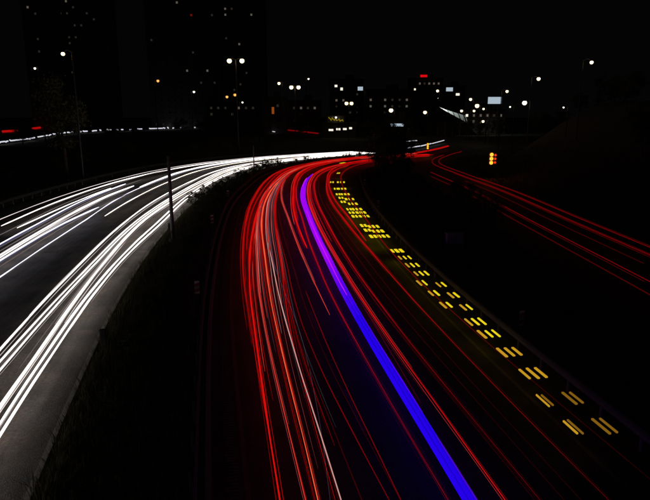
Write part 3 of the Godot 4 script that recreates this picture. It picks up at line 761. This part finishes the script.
func plants() -> void:
	for i in 3:
		tree_meshes.append([trunk_mesh(40 + i, 4.6, 0.17, 1.7), crown_mesh(50 + i, 46, 90, Vector3(2.3, 2.7, 2.3), 0.13)])
		bush_meshes.append([trunk_mesh(60 + i, 0.5, 0.025, 0.4), crown_mesh(70 + i, 22, 46, Vector3(0.5, 0.42, 0.5), 0.045)])
	grass()
	# the dark clump that hides the road between the bend and the side road
	for a in [[7.6, 90.5, 7.6], [9.4, 92.5, 8.8], [10.9, 96.0, 8.2], [8.6, 86.0, 5.6], [11.9, 91.0, 6.8], [8.3, 94.5, 6.6], [10.2, 88.5, 6.2]]:
		tree("dark leafy tree in the clump between the bend and the side road", "trees between the bend and the side road", Vector3(a[0], -0.07, -a[1]), a[2], rng.randi() % 3, 0.85)
	for i in 10:
		bush("leafy shrub filling in under the dark clump of trees", "shrubs under the clump of trees", Vector3(7.4 + i * 0.55 + rng.randf(), -0.07, -84.0 - i * 1.1 - rng.randf() * 3.0), rng.randf_range(2.0, 3.4), rng.randi() % 3)
	for i in 9:
		var f := 47.0 + i * 2.2
		tree("thin young tree on the strip between the motorway and the side road", "young trees by the side road", Vector3(12.2 + rng.randf() * 1.6 + (f - 47.0) * 0.03, -0.07, -f), rng.randf_range(2.6, 3.9), rng.randi() % 3, 0.9)
	for i in 15:
		var f := 44.0 + i * 2.9
		bush("low shrub between the motorway guardrail and the side road", "shrubs between the motorway and the side road", Vector3(service_d(f) - 5.4 - rng.randf() * 1.2, -0.07, -f), rng.randf_range(0.9, 1.8), rng.randi() % 3)
	for i in 34:
		var s := 52.0 + i * 2.1 + rng.randf()
		bush("scraggly shrub on the median beside the white light trails", "shrubs on the median", on_road(s, lat(EDGE_LR, s) + 0.5 + rng.randf() * 0.8, -0.07), rng.randf_range(0.8, 2.0), rng.randi() % 3)
	for i in 9:
		var s := 6.0 + i * 5.2 + rng.randf() * 2.0
		bush("dry low shrub in the broad part of the grassy median", "shrubs in the broad median", on_road(s, lerpf(lat(EDGE_LR, s), lat(EDGE_RL, s), rng.randf_range(0.35, 0.65)), -0.07), rng.randf_range(0.7, 1.3), 0)
	for i in 13:
		var s := 44.0 + i * 6.5
		tree("small dark tree on the verge beyond the outer guardrail", "trees beyond the outer guardrail", on_road(s, lat(EDGE_LL, s) - 5.0 - rng.randf() * 12.0, -0.07), rng.randf_range(2.8, 4.6), rng.randi() % 3, 1.3)
	for i in 16:
		var f := 62.0 + i * 7.0 + rng.randf() * 4.0
		var x := 33.0 + rng.randf() * 20.0 + maxf(0, f - 110) * 0.5
		tree("dark tree on the bank above the side road", "trees on the bank", Vector3(x, ground_y(x, -f) - 0.1, -f), rng.randf_range(3.5, 6.0), rng.randi() % 3, 1.15)
	for p in [Vector3(-62.5, -0.07, -180.0), Vector3(-64.5, -0.07, -210.0), Vector3(-98.5, -0.07, -230.0), Vector3(-78.8, -0.07, -160.0), Vector3(-56.2, -0.07, -240.0), Vector3(-36.8, -0.07, -190.0), Vector3(-21.5, -0.07, -190.0), Vector3(-8.5, -0.07, -210.0), Vector3(-2.8, -0.07, -250.0), Vector3(19.9, -0.07, -205.0), Vector3(14.2, -0.07, -215.0), Vector3(28.8, -0.07, -205.0), Vector3(37.2, -0.07, -215.0), Vector3(49.7, -0.07, -215.0), Vector3(52.0, -0.07, -205.0), Vector3(48.7, -0.07, -232.0), Vector3(53.7, -0.07, -190.0)]:
		tree("dark tree among the distant street lamps and buildings", "distant trees in the town", p, rng.randf_range(6.0, 9.0), rng.randi() % 3, 1.3)
	tree("tree faintly lit by the tall street lamp beyond the outer guardrail", "", Vector3(-37.58, 15.19, -88.00) * Vector3(1, 0, 1), 15.5, 1, 0.8)

# ---------------------------------------------------------------- street furniture
func lamp_light(parent: Node, at: Vector3, energy: float, c: Color) -> void:
	var l := OmniLight3D.new()
	l.name = "light"
	l.position = at
	l.light_color = c
	l.light_energy = energy
	l.light_size = 0.2
	l.omni_range = 60.0
	l.omni_attenuation = 2.0
	l.shadow_enabled = true
	parent.add_child(l)

func lamp(head: Vector3, r: float, arm: float, label: String, mat := "lens", twin := 0.0, power := 6.0) -> void:
	var gy := ground_y(head.x - arm, head.z)
	var t := thing("street_lamp", label, "street lamp", Vector3(head.x - arm - twin / 2.0, gy, head.z))
	var h := head.y - gy
	var pr := maxf(0.09, h * 0.008)
	part("pole", tube_mesh([Vector3(0, -0.1, 0), Vector3(0, h * 0.5, 0), Vector3(0, h + 0.4, 0)], [pr * 1.3, pr, pr * 0.7], 8), M.dark_steel, t)
	part("base_plate", box_mesh(Vector3(pr * 5, 0.12, pr * 5)), M.dark_steel, t, Vector3(0, 0.05, 0))
	var ends := [arm]
	if twin != 0.0: ends = [-twin / 2.0, twin / 2.0]
	for e in ends:
		part("arm", tube_mesh([Vector3(0, h + 0.3, 0), Vector3(e * 0.5, h + 0.55, 0), Vector3(e * 0.9, h + r * 1.1, 0)], [pr * 0.6, pr * 0.5, pr * 0.45], 6), M.dark_steel, t)
		# housing: a shallow dome; lens: a bowl hanging under it
		var dome := start()
		dome.set_smooth_group(0)
		var bowl := start()
		bowl.set_smooth_group(0)
		for i in 12:
			var a0 := TAU * i / 12.0
			var a1 := TAU * (i + 1) / 12.0
			var p := func(a: float, b: float, w: float, fl: float) -> Vector3: return Vector3(cos(a) * cos(b) * w, sin(b) * fl, sin(a) * cos(b) * w)
			for k in 3:
				var b0 := PI / 2 * k / 3.0
				var b1 := PI / 2 * (k + 1) / 3.0
				quad(dome, p.call(a0, b0, r * 0.75, r * 0.4), p.call(a0, b1, r * 0.75, r * 0.4), p.call(a1, b1, r * 0.75, r * 0.4), p.call(a1, b0, r * 0.75, r * 0.4))
			for k in 7:
				var b0 := -PI / 2 + PI * k / 7.0
				var b1 := -PI / 2 + PI * (k + 1) / 7.0
				quad(bowl, p.call(a0, b0, r, r * 0.95), p.call(a0, b1, r, r * 0.95), p.call(a1, b1, r, r * 0.95), p.call(a1, b0, r, r * 0.95))
		var hd := part("lamp_head", done(dome), M.dark_steel, t, Vector3(e, h + r * 0.8, 0))
		part("lens", done(bowl), M[mat], hd, Vector3(0, -r * 0.75, 0))
		lamp_light(hd, Vector3(0, -r * 1.7 - 0.15, 0), power, Color(1.0, 0.85, 0.62) if mat != "lens_orange" else Color(1.0, 0.6, 0.3))

func delineator(label: String, group: String, where: Vector3, turn: float) -> void:
	var t := thing("marker_post", label, "marker post", where, turn, group)
	part("post", tube_mesh([Vector3(0, -0.1, 0), Vector3(0, 0.6, 0), Vector3(0, 1.0, 0)], [0.03, 0.03, 0.03], 8), M.steel, t, Vector3(0, 0, -0.05))
	part("plate", box_mesh(Vector3(0.26, 0.72, 0.02)), M.sheet_white, t, Vector3(0, 0.72, 0))
	for i in 2:
		var st := start()
		var y := 0.44 + i * 0.32
		quad(st, Vector3(-0.125, y, 0.013), Vector3(-0.125, y + 0.16, 0.013), Vector3(0.125, y + 0.24, 0.013), Vector3(0.125, y + 0.08, 0.013))
		part("stripe", done(st), M.sheet_red, t)

func signal_head(label: String, where: Vector3, side: bool) -> void:
	var t := thing("traffic_signal", label, "traffic signal", where)
	part("post", tube_mesh([Vector3(0, -0.1, 0), Vector3(0, 1.5, 0), Vector3(0, 3.9, 0)], [0.09, 0.08, 0.07], 8), M.dark_steel, t)
	var hs := part("housing", box_mesh(Vector3(0.7, 1.9, 0.3)), M.dark_steel, t, Vector3(-0.1, 3.0, 0.22))
	var disc := func(r: float) -> ArrayMesh:
		var pts := [Vector3(0, 0, 0), Vector3(0, 0, 0.04), Vector3(0, 0, 0.09)]
		return tube_mesh(pts, [r, r, r * 0.55], 14)
	for i in 3:
		part("lamp", disc.call(0.27), M.signal_amber, hs, Vector3(0.0, -0.6 + 0.6 * i, 0.155))
	if side:
		var h2 := part("side_housing", box_mesh(Vector3(0.42, 1.7, 0.25)), M.dark_steel, t, Vector3(0.48, 2.95, 0.2))
		for i in 3:
			part("lamp", disc.call(0.16), M.signal_red, h2, Vector3(0.0, -0.52 + 0.55 * i, 0.13))
	if not side: t.scale = Vector3.ONE * 0.75
	lamp_light(t, Vector3(-0.1, 3.0, 0.9), 0.8, Color(1.0, 0.5, 0.2))

func furniture() -> void:
	guardrail("steel guardrail with posts along the right shoulder by the amber flashes", EDGE_RR, 0.25, -4.0, 110.0, -1.0)
	guardrail("steel guardrail along the median beside the red light trails", EDGE_RL, -0.42, -4.0, 118.0, 1.0)
	guardrail("steel guardrail along the outer edge of the white light trails", EDGE_LL, -0.3, 10.0, 125.0, 1.0)
	var plates := 0
	for a in [[20.0, -2.35], [41.0, -3.0], [57.5, -3.3], [79.5, -3.9], [94.0, -4.2]]:
		plates += 1
		delineator(nth(6 - plates) + " red and white striped plate along the median, counted from where the bend vanishes", "marker plates along the median", on_road(a[0], a[1] - 0.35, -0.07), heading(a[0]))
	plates = 0
	for a in [[49.0, 12.7], [69.0, 12.75], [82.5, 12.75]]:
		plates += 1
		delineator(nth(4 - plates) + " red and white striped plate along the shoulder guardrail, counted from the tree clump", "marker plates along the far shoulder", on_road(a[0], a[1], -0.07), heading(a[0]))
	delineator("red and white striped marker plate standing alone behind the shoulder guardrail", "", on_road(12.5, 12.3, -0.07), heading(12.5))
	# plain dark pole on the median
	var t := thing("utility_pole", "tall dark pole standing on the median against the white trails", "pole", Vector3(-12.0, -0.07, -46.6))
	part("shaft", tube_mesh([Vector3(0, -0.2, 0), Vector3(0, 3, 0), Vector3(0, 6.6, 0)], [0.16, 0.14, 0.12], 12), M.dark_steel, t)
	part("base_flange", tube_mesh([Vector3(0, 0, 0), Vector3(0, 0.05, 0), Vector3(0, 0.12, 0)], [0.34, 0.34, 0.3], 12), M.dark_steel, t)
	part("cap", tube_mesh([Vector3(0, 6.6, 0), Vector3(0, 6.66, 0), Vector3(0, 6.72, 0)], [0.14, 0.14, 0.05], 12), M.dark_steel, t)
	part("band", tube_mesh([Vector3(0, 2.4, 0), Vector3(0, 2.44, 0), Vector3(0, 2.5, 0)], [0.17, 0.17, 0.17], 12), M.dark_steel, t)
	for a in [[38.0, -6.55, 1.0, "short dark bollard at the edge of the asphalt beside the tall pole"], [13.5, -6.35, 1.0, "short dark bollard at the edge of the asphalt, standing alone"]]:
		var b := thing("bollard", a[3], "bollard", on_road(a[0], a[1], -0.07), heading(a[0]))
		part("body", box_mesh(Vector3(0.22, 0.9, 0.14)), M.dark_steel, b, Vector3(0, 0.45, 0))
		part("cap", box_mesh(Vector3(0.25, 0.06, 0.17)), M.dark_steel, b, Vector3(0, 0.93, 0))
	var post := thing("utility_pole", "slender dark pole far along the median", "pole", on_road(84.0, -5.0, -0.07))
	part("shaft", tube_mesh([Vector3(0, -0.2, 0), Vector3(0, 2.5, 0), Vector3(0, 4.6, 0)], [0.10, 0.09, 0.08], 10), M.dark_steel, post)
	part("cap", tube_mesh([Vector3(0, 4.6, 0), Vector3(0, 4.64, 0), Vector3(0, 4.68, 0)], [0.10, 0.10, 0.04], 10), M.dark_steel, post)
	# roadside cabinet
	var c := thing("roadside_cabinet", "grey metal equipment cabinet on the strip beyond the shoulder guardrail", "cabinet", Vector3(9.3, -0.07, -42.4), 0.12)
	part("plinth", box_mesh(Vector3(1.3, 0.15, 0.6)), M.concrete, c, Vector3(0, 0.075, 0))
	var bd := part("body", box_mesh(Vector3(1.2, 1.3, 0.5)), M.cabinet, c, Vector3(0, 0.8, 0))
	for sx in [-1, 1]:
		var d := part("door", box_mesh(Vector3(0.57, 1.2, 0.03)), M.cabinet, bd, Vector3(0.295 * sx, 0, 0.262))
		d.set_meta("label", "flat grey cabinet door")
	part("roof", box_mesh(Vector3(1.3, 0.06, 0.6)), M.cabinet, c, Vector3(0, 1.48, 0))
	signal_head("traffic signal with glowing amber and red lamps beside the side road", Vector3(24.9, -0.07, -91.0), true)
	signal_head("traffic signal with amber lamps only, standing where the side road joins", Vector3(22.9, -0.07, -136.0), false)
	# street lamps
	lamp(Vector3(-35.25, 17.34, -85.00), 0.26, -1.20, "tall street lamp above the verge beyond the outer guardrail", "lens", 0.0, 0.2)
	lamp(Vector3(-18.44, 20.60, -140.00), 0.53, 0.00, "twin headed mast lamp taller than all the others, above the white trails", "lens", 2.8, 0.7)
	lamp(Vector3(-7.43, 16.15, -175.00), 0.56, 0.00, "twin headed mast lamp behind the far end of the bend", "lens", 2.0, 0.5)
	lamp(Vector3(-13.98, 17.85, -190.00), 0.44, -1.00, "single lamp beside the twin headed mast behind the bend", "lens", 0.0, 0.3)
	lamp(Vector3(8.97, 12.14, -210.00), 0.60, 0.00, "twin headed lamp in front of the block with bright gable windows", "lens", 1.7, 0.3)
	lamp(Vector3(22.93, 9.83, -215.00), 0.73, -1.20, "street lamp in front of the office block with a grid of lit windows", "lens", 0.0, 0.4)
	lamp(Vector3(36.86, 9.10, -228.00), 0.65, -1.00, "street lamp at the narrow end of the floodlit membrane roof", "lens", 0.0, 0.3)
	lamp(Vector3(52.34, 18.61, -290.00), 0.62, -1.00, "street lamp above the floodlit membrane roof", "lens", 0.0, 0.2)
	lamp(Vector3(49.17, 13.46, -210.00), 0.49, -1.00, "left outer lamp of the cluster beside the billboard", "lens", 0.0, 0.2)
	lamp(Vector3(49.04, 11.26, -200.00), 0.68, -1.00, "brightest lamp of the cluster beside the billboard", "lens", 0.0, 0.3)
	lamp(Vector3(46.95, 9.69, -195.00), 0.38, 1.00, "low lamp under the brightest one of the cluster beside the billboard", "lens", 0.0, 0.2)
	lamp(Vector3(48.63, 10.30, -190.00), 0.34, -1.00, "dim lamp between the cluster and the billboard", "lens", 0.0, 0.2)
	lamp(Vector3(46.14, 6.73, -180.00), 0.39, -1.00, "lowest lamp beneath the cluster beside the billboard", "lens", 0.0, 0.2)
	lamp(Vector3(51.84, 9.63, -235.00), 0.51, -1.00, "lamp at the wide end of the floodlit membrane roof", "lens", 0.0, 0.2)
	lamp(Vector3(46.72, 14.63, -160.00), 0.37, 1.40, "bank street lamp just above the billboard", "lens", 0.0, 0.4)
	lamp(Vector3(42.63, 16.03, -125.00), 0.36, 1.40, "bank street lamp between the billboard and the highest bank lamp", "lens", 0.0, 0.4)
	lamp(Vector3(40.20, 16.98, -95.00), 0.27, 1.30, "highest street lamp on the bank", "lens", 0.0, 0.4)
	lamp(Vector3(36.00, 11.23, -112.00), 0.42, -1.00, "large bright lamp low on the bank below the street lamps", "lens_white", 0.0, 0.4)
	lamp(Vector3(44.78, 10.71, -150.00), 0.21, -1.00, "tiny lamp low on the bank beside the billboard", "lens_white", 0.0, 0.1)
	lamp(Vector3(38.49, 10.39, -100.00), 0.14, -0.70, "tiny lamp on the bank beneath the highest street lamp", "lens_white", 0.0, 0.1)
	lamp(Vector3(-92.29, 22.87, -200.00), 0.36, -1.00, "small white lamp in front of the left tower blocks", "lens_white", 0.0, 0.1)
	lamp(Vector3(-53.39, 19.03, -200.00), 0.43, 1.00, "small orange lamp in front of the wide tower block", "lens_orange", 0.0, 0.1)
	lamp(Vector3(-46.25, 16.19, -220.00), 0.39, 1.00, "small white lamp at the foot of the wide tower block", "lens_white", 0.0, 0.1)
	lamp(Vector3(-34.66, 14.48, -220.00), 0.47, 1.00, "first of two orange lamps below the tall twin mast lamp", "lens_orange", 0.0, 0.1)
	lamp(Vector3(-32.53, 15.28, -225.00), 0.52, 1.00, "brighter of two orange lamps below the tall twin mast lamp", "lens_orange", 0.0, 0.1)
	lamp(Vector3(-30.57, 12.71, -230.00), 0.33, 1.00, "tiny white lamp beside the two orange lamps", "lens_white", 0.0, 0.1)
	lamp(Vector3(-6.85, 22.54, -260.00), 0.37, 1.00, "tiny white lamp above the twin headed mast behind the bend", "lens_white", 0.0, 0.1)
	lamp(Vector3(4.03, 7.33, -226.00), 0.36, -0.80, "small white lamp over the yellow shop sign", "lens_white", 0.0, 0.1)

# ---------------------------------------------------------------- town
func building(called: String, label: String, cx: float, z: float, w: float, h: float, depth: float, wall: String, lit: Array, px := 3.6, py := 3.1, group := "") -> Node3D:
	var t := thing(called, label, "building", Vector3(cx, -0.07, z), 0.0, group)
	part("wall", box_mesh(Vector3(w, h, depth)), M[wall], t, Vector3(0, h / 2.0, -depth / 2.0))
	var rf := part("roof", box_mesh(Vector3(w + 0.6, 0.5, depth + 0.6)), M.roof, t, Vector3(0, h + 0.25, -depth / 2.0))
	part("stair_head", box_mesh(Vector3(w * 0.25, 2.4, depth * 0.3)), M[wall], rf, Vector3(w * 0.1, 1.45, 0))
	var cols := maxi(1, int((w - 1.0) / px))
	var rows := maxi(1, int((h - 2.0) / py))
	var frame := box_mesh(Vector3(1.4, 1.5, 0.12))
	var pane := box_mesh(Vector3(1.0, 1.05, 0.06))
	var sill := box_mesh(Vector3(1.6, 0.1, 0.3))
	var kinds := {}
	for l in lit:
		var ci := clampi(roundi((l[0] - cx) / px + (cols - 1) / 2.0), 0, cols - 1)
		var ri := clampi(roundi((l[1] - 2.6) / py), 0, rows - 1)
		kinds[Vector2i(ci, ri)] = l[2]
	for r in rows:
		for c in cols:
			var k: String = kinds.get(Vector2i(c, r), "")
			var wn := part("window", frame, M.frame, t, Vector3((c - (cols - 1) / 2.0) * px, 2.6 + r * py, 0.05))
			part("pane", pane, M.glass if k == "" else M["win_" + k], wn, Vector3(0, 0, 0.05))
			part("sill", sill, M.concrete, wn, Vector3(0, -0.8, 0.1))
	return t

func lit_panel(t: Node3D, called: String, centre: Vector3, size: Vector2, mat: String) -> void:
	var f := part(called, box_mesh(Vector3(size.x + 0.3, size.y + 0.3, 0.3)), M.frame, t, centre - t.position)
	part("lit_face", box_mesh(Vector3(size.x, size.y, 0.08)), M[mat], f, Vector3(0, 0, 0.17))

func town() -> void:
	var b: Node3D
	b = building("tower_block", "narrow tower block with four dim windows at the far left", -149.1, -330.0, 14.7, 76.8, 14.0, "wall_a", [[-155.0, 62.8, "m"], [-148.1, 57.7, "d"], [-149.8, 44.5, "d"], [-150.2, 40.5, "d"]], 3.6, 3.1)
	b = building("tower_block", "broad tower block with scattered dim windows behind the tall verge lamp", -133.6, -350.0, 29.1, 80.9, 14.0, "wall_b", [[-148.2, 61.1, "d"], [-140.9, 67.2, "m"], [-136.7, 65.4, "d"], [-140.9, 60.9, "d"], [-129.5, 61.1, "d"], [-124.7, 59.0, "d"], [-136.1, 54.1, "d"], [-133.9, 54.1, "d"], [-141.5, 49.2, "d"], [-136.6, 49.2, "d"], [-141.8, 46.0, "d"], [-142.4, 29.0, "d"]], 3.6, 3.1)
	b = building("tower_block", "widest tower block with two bright low windows and a reddish one", -75.3, -335.0, 38.2, 77.8, 14.0, "wall_a", [[-93.0, 44.5, "d"], [-76.1, 63.5, "m"], [-68.7, 58.4, "r"], [-60.1, 58.9, "d"], [-69.9, 41.0, "d"], [-72.2, 31.3, "m"], [-64.0, 31.8, "m"], [-66.5, 23.1, "d"], [-59.5, 23.6, "d"]], 3.6, 3.1)
	b = building("tower_block", "tower block with a few clear windows behind the tall twin mast lamp", -46.2, -355.0, 24.6, 81.9, 14.0, "wall_b", [[-56.1, 64.7, "m"], [-51.7, 64.4, "d"], [-54.9, 61.3, "m"], [-39.2, 60.2, "m"], [-56.4, 49.7, "d"], [-49.0, 44.9, "m"], [-43.0, 29.3, "d"], [-48.3, 23.8, "d"], [-52.9, 22.2, "d"]], 3.6, 3.1)
	b = building("office_block", "office block with a grid of small lit windows", 31.8, -310.0, 22.9, 19.7, 14.0, "wall_a", [[23.9, 14.9, "m"], [24.0, 11.9, "m"], [28.4, 17.3, "m"], [28.4, 14.9, "m"], [28.5, 11.9, "m"], [32.9, 17.8, "d"], [32.9, 15.8, "d"], [33.0, 11.9, "d"], [35.9, 17.3, "d"], [40.8, 17.3, "m"], [40.9, 14.7, "m"], [41.0, 11.9, "m"]], 3.6, 3.1)
	b = building("hotel_block", "block with a red rooftop sign and a lit top row", 56.2, -345.0, 17.6, 26.9, 14.0, "wall_b", [[51.3, 25.6, "r"], [52.9, 25.6, "m"], [54.6, 25.6, "d"], [57.9, 25.6, "m"], [60.1, 25.6, "m"], [61.8, 25.6, "m"], [49.0, 22.4, "b"]], 2.6, 3.1)
	lit_panel(b, "rooftop_sign", Vector3(54.24, 28.22, -344.75), Vector2(3.72, 1.26), "sign_red")
	b = building("apartment_block", "low block with two bright signs behind the membrane roof", 66.6, -320.0, 11.3, 21.7, 12.0, "wall_a", [[68.2, 17.8, "m"]], 3.6, 3.1)
	lit_panel(b, "lit_sign", Vector3(63.78, 20.29, -319.75), Vector2(3.45, 1.91), "panel")
	lit_panel(b, "small_lit_sign", Vector3(68.10, 17.80, -319.75), Vector2(1.91, 1.17), "win_b")
	b = building("apartment_block", "block with bright gable windows behind the twin lamp", 11.4, -325.0, 17.7, 25.2, 12.0, "wall_b", [[7.8, 16.3, "m"], [10.8, 16.3, "m"], [9.9, 13.9, "m"], [13.7, 7.4, "d"], [17.8, 16.6, "d"]], 3.6, 3.1)
	lit_panel(b, "lit_sign", Vector3(18.37, 20.85, -324.75), Vector2(2.69, 1.89), "panel")
	lit_panel(b, "bright_window", Vector3(5.72, 22.16, -324.75), Vector2(1.40, 1.19), "win_b")
	lit_panel(b, "bright_window", Vector3(8.64, 20.65, -324.75), Vector2(1.29, 1.40), "win_b")
	b = building("low_house", "low dark house with a glowing orange doorway", -22.4, -270.0, 10.9, 15.1, 10.0, "wall_b", [[-18.3, 13.4, "d"]], 3.6, 3.1)
	lit_panel(b, "doorway", Vector3(-22.66, 9.79, -269.75), Vector2(1.07, 2.91), "win_o")
	b = building("terrace_house", "low terrace with many small lit windows beside the lamp cluster", 68.1, -265.0, 18.8, 10.0, 9.0, "wall_b", [[60.0, 9.2, "m"], [62.2, 8.3, "b"], [63.9, 8.7, "m"], [66.5, 7.9, "m"], [69.0, 8.7, "d"], [70.8, 7.1, "m"], [72.9, 8.3, "d"], [75.1, 6.7, "m"], [61.0, 6.2, "d"], [65.3, 5.8, "m"], [69.6, 5.8, "d"], [62.8, 4.1, "m"]], 2.9, 2.6)
	b = building("terrace_house", "low terrace with a few dim windows below the tall twin mast lamp", -42.7, -285.0, 24.8, 14.0, 9.0, "wall_a", [[-52.8, 12.7, "d"], [-49.2, 10.9, "d"], [-45.5, 12.7, "d"], [-40.0, 11.8, "m"], [-34.9, 12.7, "d"], [-33.6, 9.6, "d"], [-42.9, 8.7, "d"], [-51.2, 8.7, "d"]], 3.2, 2.8)
	b = building("terrace_house", "dark house with three lit windows beside the orange doorway", -9.6, -290.0, 15.4, 14.1, 9.0, "wall_b", [[-15.9, 13.2, "d"], [-11.7, 10.9, "m"], [-7.5, 12.7, "d"], [-5.2, 10.0, "d"], [-3.3, 12.7, "m"]], 3.2, 2.8)
	b = building("shop", "small shop with a yellow neon sign and four bright shop windows", 5.2, -228.0, 12.6, 5.3, 10.0, "roof", [], 90.0, 90.0)
	lit_panel(b, "shop_window", Vector3(2.22, 2.78, -227.75), Vector2(1.70, 0.72), "win_b")
	lit_panel(b, "shop_window", Vector3(4.93, 3.07, -227.75), Vector2(1.59, 0.72), "win_b")
	lit_panel(b, "shop_window", Vector3(7.34, 3.14, -227.75), Vector2(1.36, 0.72), "win_b")
	lit_panel(b, "shop_window", Vector3(9.44, 3.43, -227.75), Vector2(1.13, 0.72), "win_b")
	var neon := []
	var neon_r := []
	for i in 40:
		var u := i / 39.0
		neon.append(Vector3(1.29, 6.92, -227.00) - b.position + Vector3(u * 5.4, -0.75 * u + (0.4 * sin(u * 29.0) + 0.3 * sin(u * 53.0 + 1.0)) * (1.0 - 0.4 * u), 0.1 * cos(u * 31.0)))
		neon_r.append(0.08)
	part("neon_sign", tube_mesh(neon, neon_r, 6), M.sign_yellow, b)
	part("sign_board", box_mesh(Vector3(6.2, 2.6, 0.2)), M.frame, b, Vector3(1.29, 6.92, -227.00) - b.position + Vector3(2.7, -0.3, -0.5))
	b = building("shop", "flat roofed shop with a broad white lit canopy", 29.5, -243.0, 11.8, 6.4, 10.0, "wall_b", [], 90.0, 90.0)
	lit_panel(b, "lit_canopy", Vector3(28.39, 4.24, -242.75), Vector2(5.24, 1.13), "panel")
	lit_panel(b, "dim_window", Vector3(33.55, 3.08, -242.75), Vector2(1.61, 1.05), "win_d")
	var bb := thing("billboard", "white lit billboard on two posts below the bank lamps", "billboard", Vector3(50.48, ground_y(50.48, -185.0), -185.0))
	lit_panel(bb, "board", Vector3(50.48, 12.78, -185.0), Vector2(4.00, 1.97), "panel")
	for sx in [-1.2, 1.2]:
		part("post", tube_mesh([Vector3(sx, -0.2, -0.4), Vector3(sx, 3.0, -0.4), Vector3(sx, 13.77 - bb.position.y, -0.4)], [0.16, 0.15, 0.14], 8), M.steel, bb)
	# arena with a membrane roof brightened by the added floodlight
	var a := thing("arena", "low arena with a floodlit white swept membrane roof", "building", Vector3(46.0, -0.07, -250.0))
	part("wall", box_mesh(Vector3(17, 5.0, 12)), M.roof, a, Vector3(4.0, 2.5, -6.0))
	for i in 6:
		part("column", tube_mesh([Vector3(0, 0, 0), Vector3(0, 2.5, 0), Vector3(0, 5.2, 0)], [0.25, 0.22, 0.2], 8), M.concrete, a, Vector3(-3.5 + i * 3.0, 0, 1.2))
	var st := start()
	st.set_smooth_group(0)
	var prof := func(u: float, v: float) -> Vector3:
		# u along the sweep, v from the front edge up to the ridge
		var x := u * 11.5
		var lo := 10.9 - 6.0 * u
		var hi := 11.2 - 3.4 * u
		return Vector3(x, lerpf(lo, hi, v) + 0.3 * sin(v * PI), 2.0 - v * 5.0)
	for i in 14:
		for j in 5:
			var u0 := i / 14.0
			var u1 := (i + 1) / 14.0
			var v0 := j / 5.0
			var v1 := (j + 1) / 5.0
			quad(st, prof.call(u0, v0), prof.call(u0, v1), prof.call(u1, v1), prof.call(u1, v0))
	var mem := part("membrane_roof", done(st), M.membrane, a)
	for i in 5:
		var u := (i + 0.5) / 5.0
		part("rib", tube_mesh([prof.call(u, 0.0) + Vector3(0, 0.05, 0.1), prof.call(u, 0.5) + Vector3(0, 0.12, 0.1), prof.call(u, 1.0) + Vector3(0, 0.1, 0.1)], [0.09, 0.09, 0.09], 6), M.frame, mem)

	var fl := thing("roof_fill_light", "floodlight added on a tall slim post to brighten the membrane roof", "roof_fill_light", Vector3(44.6, -0.07, -248.0))  # unseen lamp, put in so that the membrane roof comes out bright
	part("post", tube_mesh([Vector3(0, -0.1, 0), Vector3(0, 7.0, 0), Vector3(0, 14.6, 0)], [0.18, 0.15, 0.12], 8), M.dark_steel, fl)
	var hsg := part("housing", box_mesh(Vector3(0.5, 0.5, 0.8)), M.dark_steel, fl, Vector3(0.2, 14.8, 0), Vector3(0, 0, -0.6))
	part("lens", box_mesh(Vector3(0.05, 0.4, 0.7)), M.lens_white, hsg, Vector3(0.28, 0, 0))
	var sp := SpotLight3D.new()
	sp.name = "light"
	sp.light_color = Color(0.95, 1.0, 0.96)
	sp.light_energy = 130.0
	sp.spot_angle = 34.0
	sp.spot_range = 60.0
	sp.spot_attenuation = 2.0
	sp.light_size = 0.2
	sp.shadow_enabled = true
	fl.add_child(sp)
	sp.look_at_from_position(Vector3(45.2, 14.4, -248.0), Vector3(53.0, 8.0, -250.5))

func _ready() -> void:
	rng.seed = 77
	var cam := Camera3D.new()
	cam.name = "camera"
	cam.position = Vector3(0, 10, 0)
	cam.rotation.x = -atan(140.0 / 603.0)
	cam.fov = rad_to_deg(2.0 * atan(250.0 / 603.0))
	cam.near = 0.1
	cam.far = 3000.0
	add_child(cam)
	cam.current = true
	var sky_mat := ProceduralSkyMaterial.new()
	sky_mat.sky_top_color = Color(0.010, 0.010, 0.013)
	sky_mat.sky_horizon_color = Color(0.020, 0.018, 0.018)
	sky_mat.ground_bottom_color = Color(0.01, 0.01, 0.01)
	sky_mat.ground_horizon_color = Color(0.020, 0.018, 0.018)
	sky_mat.sky_curve = 0.12
	var sky := Sky.new()
	sky.sky_material = sky_mat
	var env := Environment.new()
	env.background_mode = Environment.BG_SKY
	env.sky = sky
	env.tonemap_mode = Environment.TONE_MAPPER_LINEAR
	env.tonemap_exposure = 1.0
	env.sdfgi_enabled = true
	env.ssao_enabled = true
	env.ssil_enabled = true
	var we := WorldEnvironment.new()
	we.name = "environment"
	we.environment = env
	add_child(we)
	var moon := DirectionalLight3D.new()
	moon.name = "moon"
	moon.rotation_degrees = Vector3(-52, 35, 0)
	moon.light_color = Color(1.0, 0.93, 0.86)
	moon.light_energy = 0.002
	moon.light_angular_distance = 10.0
	moon.shadow_enabled = true
	add_child(moon)
	materials()
	terrain()
	roads()
	town()
	plants()
	furniture()
	trails()
	side_trails()
